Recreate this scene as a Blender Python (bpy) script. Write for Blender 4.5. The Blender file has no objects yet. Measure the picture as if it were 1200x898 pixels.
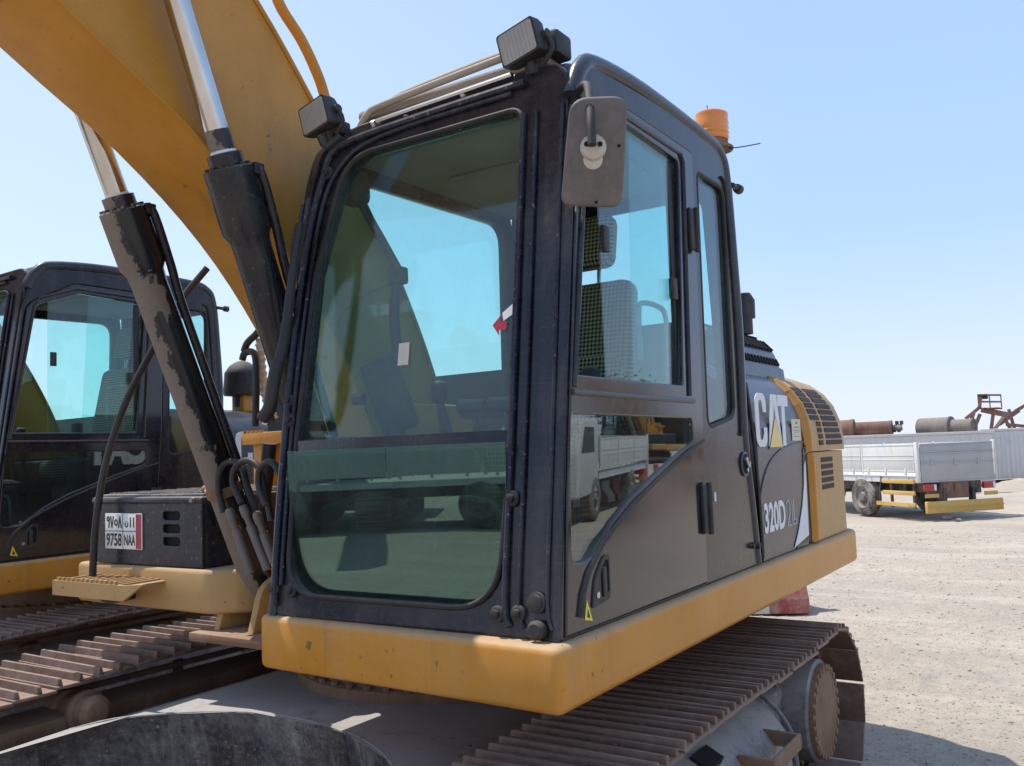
import bpy, bmesh, math, random
from mathutils import Vector, Matrix, noise
from math import radians as R, sin, cos, pi
random.seed(7)
S = bpy.context.scene
C = S.collection

# ------------------------------------------------------------------ camera
H = 1.72; F = 1056.5
_y, _p, _r = R(33.05), R(4.357), R(2.157)
fw = Vector((-sin(_y)*cos(_p), cos(_y)*cos(_p), sin(_p)))
rt0 = Vector((cos(_y), sin(_y), 0)); up0 = rt0.cross(fw)
rt = cos(_r)*rt0 - sin(_r)*up0; up = cos(_r)*up0 + sin(_r)*rt0
CAM = Vector((0, 0, H))
cd = bpy.data.cameras.new('camera'); co = bpy.data.objects.new('camera', cd); C.objects.link(co)
cd.sensor_width = 36; cd.lens = F/1200*36; cd.clip_start = .05; cd.clip_end = 3000
m3 = Matrix((rt, up, -fw)).transposed()
co.matrix_world = Matrix.Translation(CAM) @ m3.to_4x4()
S.camera = co

def P(u, v, x=None, y=None, z=None):
    """point of the place seen at pixel (u, v) of the photograph on a given upright or level plane"""
    r = fw*F + rt*(u-600) - up*(v-449)
    t = (x/r.x) if x is not None else (y/r.y) if y is not None else ((z-H)/r.z)
    return CAM + r*t

# ------------------------------------------------------------------ materials
M = {}
def newmat(name):
    m = bpy.data.materials.new(name); m.use_nodes = True
    nt = m.node_tree; b = nt.nodes['Principled BSDF']; M[name] = m
    return m, nt, b
def N(nt, typ, **k):
    n = nt.nodes.new(typ)
    for a, v in k.items():
        if a in n.inputs.keys(): n.inputs[a].default_value = v
        else: setattr(n, a, v)
    return n
def ramp(nt, fac, stops, interp='LINEAR'):
    r = nt.nodes.new('ShaderNodeValToRGB'); r.color_ramp.interpolation = interp
    el = r.color_ramp.elements
    while len(el) < len(stops): el.new(.5)
    for e, (p, c) in zip(el, stops):
        e.position = p; e.color = (c, c, c, 1) if isinstance(c, (int, float)) else (*c, 1)
    nt.links.new(fac, r.inputs[0]); return r.outputs[0]
def mixc(nt, fac, a, b):
    n = nt.nodes.new('ShaderNodeMix'); n.data_type = 'RGBA'
    for s, v in ((0, fac), (6, a), (7, b)):
        if isinstance(v, (tuple, list)): n.inputs[s].default_value = (*v, 1) if len(v) == 3 else v
        elif isinstance(v, (int, float)): n.inputs[s].default_value = v
        else: nt.links.new(v, n.inputs[s])
    return n.outputs[2]
def math_(nt, op, a, b=None, clamp=False):
    n = nt.nodes.new('ShaderNodeMath'); n.operation = op; n.use_clamp = clamp
    for i, v in enumerate((a, b)):
        if v is None: continue
        if isinstance(v, (int, float)): n.inputs[i].default_value = v
        else: nt.links.new(v, n.inputs[i])
    return n.outputs[0]
def nz(nt, scale, detail=6, rough=.6, stretch=None, dist=0.0):
    tc = nt.nodes.new('ShaderNodeTexCoord'); o = tc.outputs['Object']
    if stretch:
        mp = nt.nodes.new('ShaderNodeMapping'); mp.inputs['Scale'].default_value = stretch
        nt.links.new(o, mp.inputs[0]); o = mp.outputs[0]
    n = N(nt, 'ShaderNodeTexNoise', Scale=scale, Detail=detail, Roughness=rough, Distortion=dist)
    nt.links.new(o, n.inputs['Vector']); return n.outputs['Fac']
DUST = (.40, .33, .25)
def painted(name, col, rough=.35, metal=0.0, dust=.3, up=.6, coat=0.0, streak=.3, bump=.02, dcol=DUST, var=.12, speck=.0, speccol=(.5,.47,.42), grime=0.0, grimecol=(.07,.05,.035), scratch=0.0):
    """painted or bare metal that carries dust: more on what faces the sky, in blotches, in run marks down the sides"""
    m, nt, b = newmat(name); L = nt.links.new
    big = nz(nt, 2.2, 5); fine = nz(nt, 35, 8, .7); st = nz(nt, 9, 5, .65, (1, 1, .13))
    c0 = mixc(nt, ramp(nt, big, [(.35, 0), (.7, 1)]), tuple(x*(1-var) for x in col), tuple(min(1, x*(1+var)) for x in col))
    geo = nt.nodes.new('ShaderNodeNewGeometry'); sep = nt.nodes.new('ShaderNodeSeparateXYZ'); L(geo.outputs['Normal'], sep.inputs[0])
    upf = math_(nt, 'MULTIPLY', ramp(nt, sep.outputs[2], [(.25, 0), (.95, 1)]), up)
    blot = math_(nt, 'MULTIPLY', ramp(nt, math_(nt, 'MULTIPLY', big, math_(nt, 'ADD', fine, .45)), [(.38, 0), (.68, 1)]), dust)
    run = math_(nt, 'MULTIPLY', ramp(nt, st, [(.5, 0), (.78, 1)]), streak)
    d = math_(nt, 'ADD', math_(nt, 'ADD', blot, run), math_(nt, 'MULTIPLY', upf, math_(nt, 'ADD', fine, .45)), clamp=True)
    c1 = mixc(nt, d, c0, dcol)
    if speck:
        sp = nz(nt, 60, 3, .5); c1 = mixc(nt, math_(nt, 'MULTIPLY', ramp(nt, sp, [(.66, 0), (.70, 1)]), speck), c1, speccol)
    if grime:      # dark run marks, oily smears and chips with a shape of their own
        g1 = nz(nt, 6, 6, .7, (1, 1, .10), .4); g2 = nz(nt, 1.7, 3, .5)
        c1 = mixc(nt, math_(nt, 'MULTIPLY', math_(nt, 'MULTIPLY', ramp(nt, g1, [(.50, 0), (.70, 1)]), ramp(nt, g2, [(.42, 0), (.62, 1)])), grime), c1, grimecol)
        g3 = nz(nt, 26, 4, .6); c1 = mixc(nt, math_(nt, 'MULTIPLY', math_(nt, 'MULTIPLY', ramp(nt, g3, [(.66, 0), (.68, 1)]), ramp(nt, g2, [(.45, 0), (.55, 1)])), min(1, grime*1.6)), c1, grimecol)
    if scratch:
        for st_, sc_ in (((.35, .35, 6), 9), ((5, 5, .5), 8)):
            s1 = nz(nt, sc_, 3, .5, st_, .8); c1 = mixc(nt, math_(nt, 'MULTIPLY', ramp(nt, s1, [(.492, 0), (.5, 1), (.508, 0)]), scratch), c1, dcol)
    L(c1, b.inputs['Base Color'])
    L(math_(nt, 'ADD', math_(nt, 'MULTIPLY', d, .5), math_(nt, 'ADD', math_(nt, 'MULTIPLY', fine, .15), rough-.07), clamp=True), b.inputs['Roughness'])
    b.inputs['Metallic'].default_value = metal; b.inputs['Specular IOR Level'].default_value = .34
    if coat: b.inputs['Coat Weight'].default_value = coat; b.inputs['Coat Roughness'].default_value = .12
    if bump:
        bp = N(nt, 'ShaderNodeBump', Strength=bump*8, Distance=.004); L(math_(nt, 'ADD', fine, math_(nt, 'MULTIPLY', big, .6)), bp.inputs['Height']); L(bp.outputs[0], b.inputs['Normal'])
    return m
painted('yellow_paint', (.53, .215, .010), .32, grime=.5, scratch=.2, dust=.16, up=.7, streak=.16, bump=.015, dcol=(.42,.33,.22))
painted('yellow_boom', (.48, .205, .013), grime=.4, scratch=.12, rough=.42, dust=.10, up=.5, streak=.10, bump=.015, dcol=(.45,.33,.20), speck=.25, speccol=(.10,.06,.03))
painted('tan_paint', (.46, .27, .09), grime=.4, scratch=.15, rough=.42, dust=.24, up=.7, streak=.2, dcol=(.40,.30,.20))
painted('navy_paint', (.007, .008, .014), .20, scratch=.12, dust=.16, up=.8, coat=.15, streak=.13, bump=.006, dcol=(.20,.16,.135))
painted('navy_dusty', (.010, .012, .024), .25, scratch=.2, dust=.12, up=.5, streak=.14, bump=.012, dcol=(.22,.19,.17), speck=.25)
painted('door_paint', (.011, .011, .016), .10, scratch=.18, dust=.10, up=.5, coat=.45, streak=.07, bump=.001, dcol=(.19,.145,.115))
painted('grey_paint', (.022, .025, .036), scratch=.12, rough=.26, dust=.14, up=.22, coat=.2, streak=.12, bump=.002, dcol=(.16,.152,.155))
painted('frame_grey', (.10, .10, .10), .6, grime=.5, scratch=.2, dust=.8, up=.9, streak=.35, bump=.05, dcol=(.36,.33,.30))
painted('carbody_paint', (.016, .018, .028), .4, grime=.6, grimecol=(.03, .03, .03), scratch=.3, dust=.42, up=1.1, streak=.5, bump=.05, dcol=(.34,.32,.30), speck=.3)
painted('track_steel', (.185, .108, .078), .42, metal=.35, dust=.55, up=.5, streak=.2, bump=.05, dcol=(.33,.25,.20), speck=.2, speccol=(.35,.3,.27))
painted('rust_steel', (.20, .105, .055), .7, dust=.6, up=.6, streak=.4, bump=.06, dcol=(.32,.22,.15))
painted('cylinder_black', (.012, .013, .018), .25, dust=.10, up=.5, streak=.15, bump=.02, dcol=(.2,.15,.11), speck=.15)
painted('hose_steel', (.16, .15, .14), .5, metal=.3, dust=.5, up=.5, dcol=(.22,.175,.14))
painted('beige_trim', (.36, .30, .24), .5, dust=.5, up=.6)
painted('black_plastic', (.02, .02, .022), .5, dust=.3, up=.6, streak=.1, dcol=(.2,.17,.14))
painted('rubber', (.018, .018, .018), .55, dust=.2, up=.5, streak=.1, dcol=(.18,.15,.12))
painted('hose_rubber', (.022, .020, .020), .42, dust=.15, up=.4, streak=.0, dcol=(.16,.11,.08))
painted('tyre_rubber', (.05, .048, .045), .8, dust=.9, up=.5, streak=.5, dcol=(.34,.30,.26))
painted('white_truck', (.66, .66, .64), .55, dust=.4, up=.4, streak=.45, dcol=(.45,.40,.34))
painted('white_truck_shaded', (.42, .42, .41), .6, dust=.4, up=.4, streak=.45, dcol=(.42,.38,.33))  # white truck paint darkened to carry the shade on the tailgate
painted('truck_yellow', (.62, .38, .08), .5, dust=.3, up=.5)
painted('chassis', (.035, .033, .035), .7, dust=.5, up=.6)
painted('concrete_white', (.62, .60, .56), .8, dust=.5, up=.5, streak=.4)
painted('barrier_red', (.36, .03, .04), .6, grime=.5, dust=.7, up=.6)
painted('cabin_white', (.68, .67, .65), .6, dust=.3, up=.3, streak=.4)
painted('cabin_blue', (.42, .50, .60), .6, dust=.3, up=.3, streak=.4)
painted('drum_rust', (.13, .065, .045), .75, dust=.3, up=.35, dcol=(.30,.20,.15))
painted('drum_grey', (.16, .135, .12), .75, dust=.3, up=.35, dcol=(.30,.26,.22))
painted('rim_paint', (.16, .155, .15), .7, dust=.5, up=.4)
painted('lift_paint', (.20, .105, .075), .6, dust=.3, up=.35)
painted('interior_grey', (.22, .225, .23), .7, dust=.2, up=.4, streak=0)
painted('interior_dark', (.045, .045, .048), .6, dust=.25, up=.6, streak=0)
painted('headliner', (.20, .20, .19), .9, dust=.1, up=0, streak=0)
painted('mirror_back', (.085, .078, .08), .45, dust=.45, up=.5, streak=.45, dcol=(.26,.21,.17))
painted('clamp_metal', (.55, .52, .46), .6, dust=.4, up=.4)
painted('stone', (.40, .34, .275), .9, dust=.5, up=.5)
painted('bark', (.10, .07, .05), .9, dust=.2, up=.3)

def simple(name, col, rough=.5, metal=0, emit=0, trans=0, coat=0):
    m, nt, b = newmat(name)
    f = nz(nt, 25, 5)
    nt.links.new(mixc(nt, f, tuple(x*.88 for x in col), tuple(min(1, x*1.1) for x in col)), b.inputs['Base Color'])
    b.inputs['Roughness'].default_value = rough; b.inputs['Metallic'].default_value = metal
    b.inputs['Transmission Weight'].default_value = trans; b.inputs['Coat Weight'].default_value = coat
    return m
simple('decal_white', (.70, .70, .68), .5)
simple('decal_yellow', (.80, .60, .22), .5)
simple('decal_black', (.012, .012, .014), .4)
simple('decal_red', (.38, .02, .04), .4)
simple('sticker_cream', (.62, .58, .42), .6)
simple('warning_yellow', (.75, .62, .05), .5)
simple('amber', (.90, .30, .03), .28, trans=.25, coat=.5)
simple('lamp_lens', (.36, .33, .29), .3, coat=.4)
simple('lamp_red', (.45, .02, .015), .3, coat=.6)
simple('lens_white', (.7, .7, .68), .3, coat=.5)
simple('steel', (.55, .54, .52), .28, 1)
simple('louver_dark', (.035, .020, .012), .7)  # dark strips on the skin, in place of shade in the louver recesses
simple('dark_hole', (.006, .006, .006), .9)  # near-black in place of shade inside openings; mirror screws share it
simple('leaf', (.06, .09, .03), .7)

# chrome rod with dirty end
m, nt, b = newmat('chrome'); b.inputs['Metallic'].default_value = 1
n1 = nz(nt, 3, 5, .6, (1, 1, .4)); n2 = nz(nt, 30, 6)
nt.links.new(mixc(nt, ramp(nt, n1, [(.4, 0), (.75, 1)]), (.62, .61, .60), (.42, .38, .33)), b.inputs['Base Color'])
nt.links.new(ramp(nt, n2, [(.3, .10), (.8, .24)]), b.inputs['Roughness'])
# cylinder barrel A: black paint with a thick flaking coat of dry mud on one flank
m, nt, b = newmat('cylinder_muddy'); L = nt.links.new
tc = nt.nodes.new('ShaderNodeTexCoord'); sp = nt.nodes.new('ShaderNodeSeparateXYZ'); L(tc.outputs['Object'], sp.inputs[0])
geo = nt.nodes.new('ShaderNodeNewGeometry'); sn = nt.nodes.new('ShaderNodeSeparateXYZ'); L(geo.outputs['Normal'], sn.inputs[0])
n1 = nz(nt, 7, 8, .68, (1, 1, .55)); n2 = nz(nt, 40, 6, .7)
flank = math_(nt, 'ADD', math_(nt, 'MULTIPLY', sn.outputs[0], -.24), math_(nt, 'MULTIPLY', sn.outputs[1], -.32))
side = math_(nt, 'ADD', flank, math_(nt, 'ADD', math_(nt, 'MULTIPLY', n1, 1.9), -.45))
md = ramp(nt, side, [(.50, 0), (.525, 1)])
mud = mixc(nt, n2, (.13, .10, .08), (.25, .20, .16))
L(mixc(nt, md, (.012, .013, .017), mud), b.inputs['Base Color'])
L(math_(nt, 'ADD', math_(nt, 'MULTIPLY', md, .6), .24), b.inputs['Roughness'])
bp = N(nt, 'ShaderNodeBump', Strength=.5, Distance=.004); L(math_(nt, 'ADD', md, math_(nt, 'MULTIPLY', n2, .4)), bp.inputs['Height']); L(bp.outputs[0], b.inputs['Normal'])

# window glass: tinted transparent sheet with a mirror coat that grows towards grazing, thin dust
def glassmat(name, tint, dust=.06, refl=1.0, base=.05, gcol=(.95, .97, 1)):
    m = bpy.data.materials.new(name); m.use_nodes = True; nt = m.node_tree; nt.nodes.clear(); M[name] = m; L = nt.links.new
    out = nt.nodes.new('ShaderNodeOutputMaterial')
    tr = N(nt, 'ShaderNodeBsdfTransparent', Color=(*tint, 1)); gl = N(nt, 'ShaderNodeBsdfGlossy', Roughness=.012, Color=(*gcol, 1))
    lw = N(nt, 'ShaderNodeLayerWeight', Blend=.5)
    f = math_(nt, 'ADD', math_(nt, 'MULTIPLY', math_(nt, 'POWER', lw.outputs['Facing'], 4.0), refl*.6), base, clamp=True)
    mx = nt.nodes.new('ShaderNodeMixShader'); L(f, mx.inputs[0]); L(tr.outputs[0], mx.inputs[1]); L(gl.outputs[0], mx.inputs[2])
    df = N(nt, 'ShaderNodeBsdfDiffuse', Color=(.42, .38, .33, 1))
    n = nz(nt, 5, 8, .7); n2 = nz(nt, 60, 4, .6)
    dd = math_(nt, 'MULTIPLY', math_(nt, 'MULTIPLY', ramp(nt, n, [(.3, .25), (.75, 1)]), math_(nt, 'ADD', n2, .5)), dust)
    m2 = nt.nodes.new('ShaderNodeMixShader'); L(dd, m2.inputs[0]); L(mx.outputs[0], m2.inputs[1]); L(df.outputs[0], m2.inputs[2])
    L(m2.outputs[0], out.inputs[0])
glassmat('glass', (.82, .97, .95), .045, 1.0, .035)
glassmat('glass_lower', (.34, .62, .57), .07, 1.2, .13, (.62, .92, .84))
glassmat('glass_door', (.45, .60, .60), .05, 1.2, .11)

# ground
m, nt, b = newmat('dirt'); L = nt.links.new
a = nz(nt, .35, 6, .55); f1 = nz(nt, 9, 9, .72); f2 = nz(nt, 60, 5, .7)
tr = nz(nt, .9, 6, .6, (.25, 1.6, 1), .6)
c = mixc(nt, ramp(nt, a, [(.35, 0), (.65, 1)]), (.53, .455, .37), (.43, .365, .295))
c = mixc(nt, ramp(nt, f1, [(.35, 0), (.7, 1)]), tuple([.37,.315,.255]), c)
c = mixc(nt, math_(nt, 'MULTIPLY', ramp(nt, f2, [(.56, 0), (.66, 1)]), .45), c, (.64, .565, .48))
c = mixc(nt, math_(nt, 'MULTIPLY', ramp(nt, f2, [(.38, 1), (.47, 0)]), .42), c, (.22, .18, .145))
c = mixc(nt, math_(nt, 'MULTIPLY', ramp(nt, tr, [(.5, 0), (.68, 1)]), .45), c, (.56, .49, .40))
L(c, b.inputs['Base Color']); b.inputs['Roughness'].default_value = .95; b.inputs['Specular IOR Level'].default_value = .2
w1 = nz(nt, .55, 4, .5, (.5, 2.2, 1), 1.2); w2 = nz(nt, .25, 3, .5)
c = mixc(nt, math_(nt, 'MULTIPLY', math_(nt, 'MULTIPLY', ramp(nt, w1, [(.48, 0), (.60, 1)]), ramp(nt, w2, [(.40, 0), (.62, 1)])), .55), c, (.30, .275, .245))
L(c, b.inputs['Base Color'])
bp = N(nt, 'ShaderNodeBump', Strength=1.0, Distance=.028)
L(math_(nt, 'ADD', math_(nt, 'MULTIPLY', f1, 1.0), math_(nt, 'MULTIPLY', f2, .35)), bp.inputs['Height']); L(bp.outputs[0], b.inputs['Normal'])
# lattice seat cover
m, nt, b = newmat('lattice_cover'); L = nt.links.new
tc = nt.nodes.new('ShaderNodeTexCoord'); mp = nt.nodes.new('ShaderNodeMapping'); mp.inputs['Rotation'].default_value = (0, R(45), 0); mp.inputs['Scale'].default_value = (80, 0.01, 80)
L(tc.outputs['Object'], mp.inputs[0]); ch = nt.nodes.new('ShaderNodeTexChecker'); ch.inputs['Scale'].default_value = 1
L(mp.outputs[0], ch.inputs[0])
ch.inputs['Color1'].default_value = (.30, .24, .13, 1); ch.inputs['Color2'].default_value = (.012, .011, .01, 1)
L(ch.outputs[0], b.inputs['Base Color']); b.inputs['Roughness'].default_value = .8

# ------------------------------------------------------------------ mesh helpers
def fin(bm, smooth=38):
    bmesh.ops.recalc_face_normals(bm, faces=bm.faces)
    lim = R(smooth)
    for f in bm.faces: f.smooth = True
    for e in bm.edges:
        if len(e.link_faces) == 2 and e.calc_face_angle(0) > lim: e.smooth = False
class MB:
    def __init__(s): s.bm = bmesh.new(); s.bevs = []
    def add(s, vs, fs):
        v = [s.bm.verts.new(p) for p in vs]
        for f in fs:
            try: s.bm.faces.new([v[i] for i in f])
            except ValueError: pass
        return v
    def box(s, a, b, rot=None, bev=0.0, seg=2, top=1.0):
        """box between corners a and b; rot = 3x3 about its centre; bev rounds its edges"""
        a, b = Vector(a), Vector(b); c = (a+b)/2; h = (b-a)/2
        t = bmesh.new(); vs = [t.verts.new((sx*h.x*(top if sz > 0 else 1), sy*h.y*(top if sz > 0 else 1), sz*h.z)) for sx in (-1, 1) for sy in (-1, 1) for sz in (-1, 1)]
        for q in ((0,1,3,2),(4,6,7,5),(0,4,5,1),(2,3,7,6),(0,2,6,4),(1,5,7,3)): t.faces.new([vs[i] for i in q])
        bmesh.ops.recalc_face_normals(t, faces=t.faces)
        if bev: bmesh.ops.bevel(t, geom=list(t.edges), offset=bev, segments=seg, affect='EDGES', profile=.5)
        s.merge(t, (Matrix.Translation(c) @ (rot.to_4x4() if rot else Matrix.Identity(4)))); return s
    def merge(s, t, mat=None):
        t.verts.index_update(); v = [s.bm.verts.new((mat @ x.co) if mat else x.co) for x in t.verts]
        for f in t.faces:
            try: s.bm.faces.new([v[x.index] for x in f.verts])
            except ValueError: pass
        t.free()
    def prism(s, poly, axis, a, b, bev=0.0, seg=2):
        """polygon swept along axis: x -> poly is (y,z); y -> (x,z); z -> (x,y)"""
        def p3(q, w): return {'x': (w, q[0], q[1]), 'y': (q[0], w, q[1]), 'z': (q[0], q[1], w)}[axis]
        t = bmesh.new(); A = [t.verts.new(p3(q, a)) for q in poly]; B = [t.verts.new(p3(q, b)) for q in poly]; n = len(poly)
        fa = t.faces.new(A); fb = t.faces.new(B[::-1])
        for i in range(n): t.faces.new((A[i], B[i], B[(i+1) % n], A[(i+1) % n]))
        bmesh.ops.recalc_face_normals(t, faces=t.faces)
        if bev:
            bmesh.ops.bevel(t, geom=list(set(list(fa.edges)+list(fb.edges))), offset=bev, segments=seg, affect='EDGES', profile=.5)
        s.merge(t); return s
    def tube(s, pts, r, n=12, smooth_=0, cap=True):
        pts = [Vector(p) for p in pts]
        if smooth_: pts = catmull(pts, smooth_)
        rr = r if isinstance(r, (list, tuple)) else [r]*len(pts)
        if len(rr) != len(pts): rr = [rr[0]+(rr[-1]-rr[0])*i/(len(pts)-1) for i in range(len(pts))]
        rings = []; nrm = None
        for i, p in enumerate(pts):
            d = (pts[min(i+1, len(pts)-1)]-pts[max(i-1, 0)])
            if d.length < 1e-9: d = Vector((0, 0, 1))
            d.normalize()
            if nrm is None:
                nrm = d.orthogonal().normalized()
            else:
                nrm = (nrm - d*nrm.dot(d)); nrm = nrm.normalized() if nrm.length > 1e-6 else d.orthogonal().normalized()
            bn = d.cross(nrm)
            rings.append([s.bm.verts.new(p+(nrm*cos(2*pi*k/n)+bn*sin(2*pi*k/n))*rr[i]) for k in range(n)])
        for a, b in zip(rings, rings[1:]):
            for k in range(n): s.bm.faces.new((a[k], a[(k+1) % n], b[(k+1) % n], b[k]))
        if cap: s.bm.faces.new(rings[0][::-1]); s.bm.faces.new(rings[-1])
        return s
    def cyl(s, a, b, r, n=24, r2=None):
        return s.tube([a, b], [r, r if r2 is None else r2], n)
    def lathe(s, o, axis, prof, n=28):
        """prof = (distance along axis, radius) pairs from o"""
        ax = Vector(axis).normalized(); e = ax.orthogonal().normalized(); g = ax.cross(e); o = Vector(o); rings = []
        for h, r in prof: rings.append([s.bm.verts.new(o+ax*h+(e*cos(2*pi*k/n)+g*sin(2*pi*k/n))*max(r, 1e-4)) for k in range(n)])
        for a, b in zip(rings, rings[1:]):
            for k in range(n): s.bm.faces.new((a[k], a[(k+1) % n], b[(k+1) % n], b[k]))
        s.bm.faces.new(rings[0][::-1]); s.bm.faces.new(rings[-1]); return s
    def rings(s, rs, close=True, cap=True):
        V = [[s.bm.verts.new(p) for p in r] for r in rs]; n = len(V[0])
        for a, b in zip(V, V[1:]):
            for k in range(n if close else n-1): s.bm.faces.new((a[k], a[(k+1) % n], b[(k+1) % n], b[k]))
        if cap: s.bm.faces.new(V[0][::-1]); s.bm.faces.new(V[-1])
        return s
    def mesh(s, me, mat=None):
        t = bmesh.new(); t.from_mesh(me); s.merge(t, mat); return s
    def build(s, name, mat, parent=None, org=None, smooth=38):
        fin(s.bm, smooth)
        if org is None and parent is not None: org = ORG
        if org is not None: bmesh.ops.translate(s.bm, vec=-Vector(org), verts=s.bm.verts)
        me = bpy.data.meshes.new(name); s.bm.to_mesh(me); s.bm.free()
        me.materials.append(M[mat]); o = bpy.data.objects.new(name, me); C.objects.link(o)
        if parent is not None: o.parent = parent
        elif org is not None: o.location = org
        return o
ORG = Vector((0, 0, 0))
def catmull(p, k):
    out = []; n = len(p)
    for i in range(n-1):
        a, b, c, d = p[max(i-1, 0)], p[i], p[i+1], p[min(i+2, n-1)]
        for j in range(k):
            t = j/k; out.append(.5*((2*b)+(c-a)*t+(2*a-5*b+4*c-d)*t*t+(3*b-a-3*c+d)*t**3))
    out.append(p[-1]); return out
def rpoly(pts, seg=6):
    """pts = (a, b[, radius]); corners with a radius are rounded"""
    out = []; n = len(pts)
    for i, q in enumerate(pts):
        r = q[2] if len(q) > 2 else 0; p = Vector(q[:2])
        if not r: out.append(tuple(p)); continue
        a = Vector(pts[i-1][:2])-p; b = Vector(pts[(i+1) % n][:2])-p
        r = min(r, a.length*.48, b.length*.48); A = p+a.normalized()*r; B = p+b.normalized()*r
        for k in range(seg+1):
            t = k/seg; out.append(tuple(A*(1-t)**2+p*2*t*(1-t)+B*t*t))
    return out
def plate_mesh(outer, holes=(), thick=.02, bev=.003):
    """flat plate with holes, in the local xy plane, thickness centred on z"""
    cu = bpy.data.curves.new('t', 'CURVE'); cu.dimensions = '2D'; cu.fill_mode = 'BOTH'
    cu.extrude = max(thick/2-bev, .0001); cu.bevel_depth = bev; cu.bevel_resolution = 1; cu.offset = -bev
    for poly in [outer]+list(holes):
        sp_ = cu.splines.new('POLY'); sp_.points.add(len(poly)-1); sp_.use_cyclic_u = True
        for q, p in zip(poly, sp_.points): p.co = (q[0], q[1], 0, 1)
    o = bpy.data.objects.new('t', cu); C.objects.link(o)
    dg = bpy.context.evaluated_depsgraph_get(); me = bpy.data.meshes.new_from_object(o.evaluated_get(dg))
    bpy.data.objects.remove(o); bpy.data.curves.remove(cu); return me
def frameM(o, ex, ey):
    ex = Vector(ex).normalized(); ey = Vector(ey).normalized(); ez = ex.cross(ey)
    return Matrix.Translation(Vector(o)) @ Matrix((ex, ey, ez)).transposed().to_4x4()
def sideM(x): return frameM((x, 0, 0), (0, 1, 0), (0, 0, 1))      # local xy = (y, z), normal +x
def text_mesh(txt, size=1, off=0.0, ext=.001, sx=1, align='LEFT', space=1.0):
    cu = bpy.data.curves.new('t', 'FONT'); cu.body = txt; cu.size = size; cu.offset = off; cu.extrude = ext; cu.align_x = align; cu.space_character = space; cu.resolution_u = 4
    o = bpy.data.objects.new('t', cu); C.objects.link(o); dg = bpy.context.evaluated_depsgraph_get(); me = bpy.data.meshes.new_from_object(o.evaluated_get(dg))
    bpy.data.objects.remove(o); bpy.data.curves.remove(cu)
    me.transform(Matrix.Diagonal((sx, 1, 1, 1))); return me
def fit(me, x0, x1, y0, y1):
    xs = [v.co.x for v in me.vertices]; ys = [v.co.y for v in me.vertices]
    a = (x1-x0)/(max(xs)-min(xs)); b_ = (y1-y0)/(max(ys)-min(ys))
    for v in me.vertices: v.co.x = x0+(v.co.x-min(xs))*a if False else v.co.x
    mx, my = min(xs), min(ys)
    for v in me.vertices: v.co.x = x0+(v.co.x-mx)*a; v.co.y = y0+(v.co.y-my)*b_
    return me
def empty(name, loc, rz=0):
    o = bpy.data.objects.new(name, None); C.objects.link(o); o.location = loc; o.rotation_euler = (0, 0, rz); o.empty_display_size = .2; return o
def tag(o, label=None, cat=None, group=None, kind=None):
    if label: o['label'] = label
    if cat: o['category'] = cat
    if group: o['group'] = group
    if kind: o['kind'] = kind
    return o
KIDS = {}
def copy_tree(o, parent=None):
    c = o.copy(); C.objects.link(c)
    if parent is not None: c.parent = parent
    for ch in [q for q in list(bpy.data.objects) if q.parent == o and q.name in C.objects]: copy_tree(ch, c)
    return c
# ================================================================== the excavator
XL = -1.27; XR = -2.42; XC = -2.76
ORG = Vector((XC, 3.3, 0))
ex = empty('excavator', ORG)
yf = lambda z: 2.14+.14*(z-1.2)
K = 1.0098
FR = frameM((0, 2.14, 1.2), (1, 0, 0), (0, .14, 1))              # front of the cab: local (x, s)
def frp(x, z, off=0.0):                                           # point on the front plane, off = out of it
    return Vector((x, yf(z), z)) + Vector((0, -.99, .139))*off

# ---- upper frame (yellow skirt)
mb = MB()
corner = lambda x, y, r=.08: (x, y, r)
mb.prism(rpoly([(-2.47, 2.62), (-2.475, 2.13, .07), (-1.235, 2.075, .035), (-1.235, 5.60, .16), (-1.6, 5.62), (-1.6, 4.2), (-2.2, 2.62)]), 'z', 1.02, 1.198, .022, 3)
mb.prism([(-1.55, 5.0), (-1.55, 5.6), (-3.95, 5.6), (-3.95, 3.0), (-3.3, 2.9), (-2.2, 2.9), (-1.62, 4.3)], 'z', 1.04, 1.19, .01)
mb.build('upper_frame', 'yellow_paint', ex)
# right deck under the storage box, with the curved scoop at its inner end
ZB0, ZB1 = 1.085, 1.27
mb = MB(); mb.prism(rpoly([(-4.18, 2.52, .03), (-3.20, 2.50, .03), (-3.02, 2.62, .1), (-2.98, 3.05), (-4.18, 3.05)]), 'z', ZB0, ZB1, .02, 3)
mb.prism([(-4.18, 3.04), (-3.0, 3.04), (-3.0, 5.4), (-4.18, 5.4)], 'z', ZB0-.03, ZB1-.01, .01)
mb.build('side_deck', 'tan_paint', ex)
# entry step in front of the right deck
a = P(115, 690, y=2.36); mb = MB()
x0, x1, zs = -3.98, -3.32, 1.215
mb.box((x0+.02, 2.30, zs-.012), (x1-.16, 2.53, zs), bev=.004)
mb.prism([(x0, zs-.055), (x0, zs+.01), (x1-.14, zs+.01), (x1, zs+.02), (x1-.14, zs-.055)], 'y', 2.285, 2.30)
mb.prism([(x0, zs-.05), (x0, zs+.01), (x0+.012, zs+.01), (x0+.012, zs-.05)], 'y', 2.30, 2.53)
for i in range(13):
    x = x0+.03+i*.035; mb.box((x, 2.288, zs+.008), (x+.018, 2.30, zs+.024))
for i in range(9): mb.box((x0+.05+i*.05, 2.31, zs), (x0+.062+i*.05, 2.52, zs+.008))
mb.build('step', 'tan_paint', ex)

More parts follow.
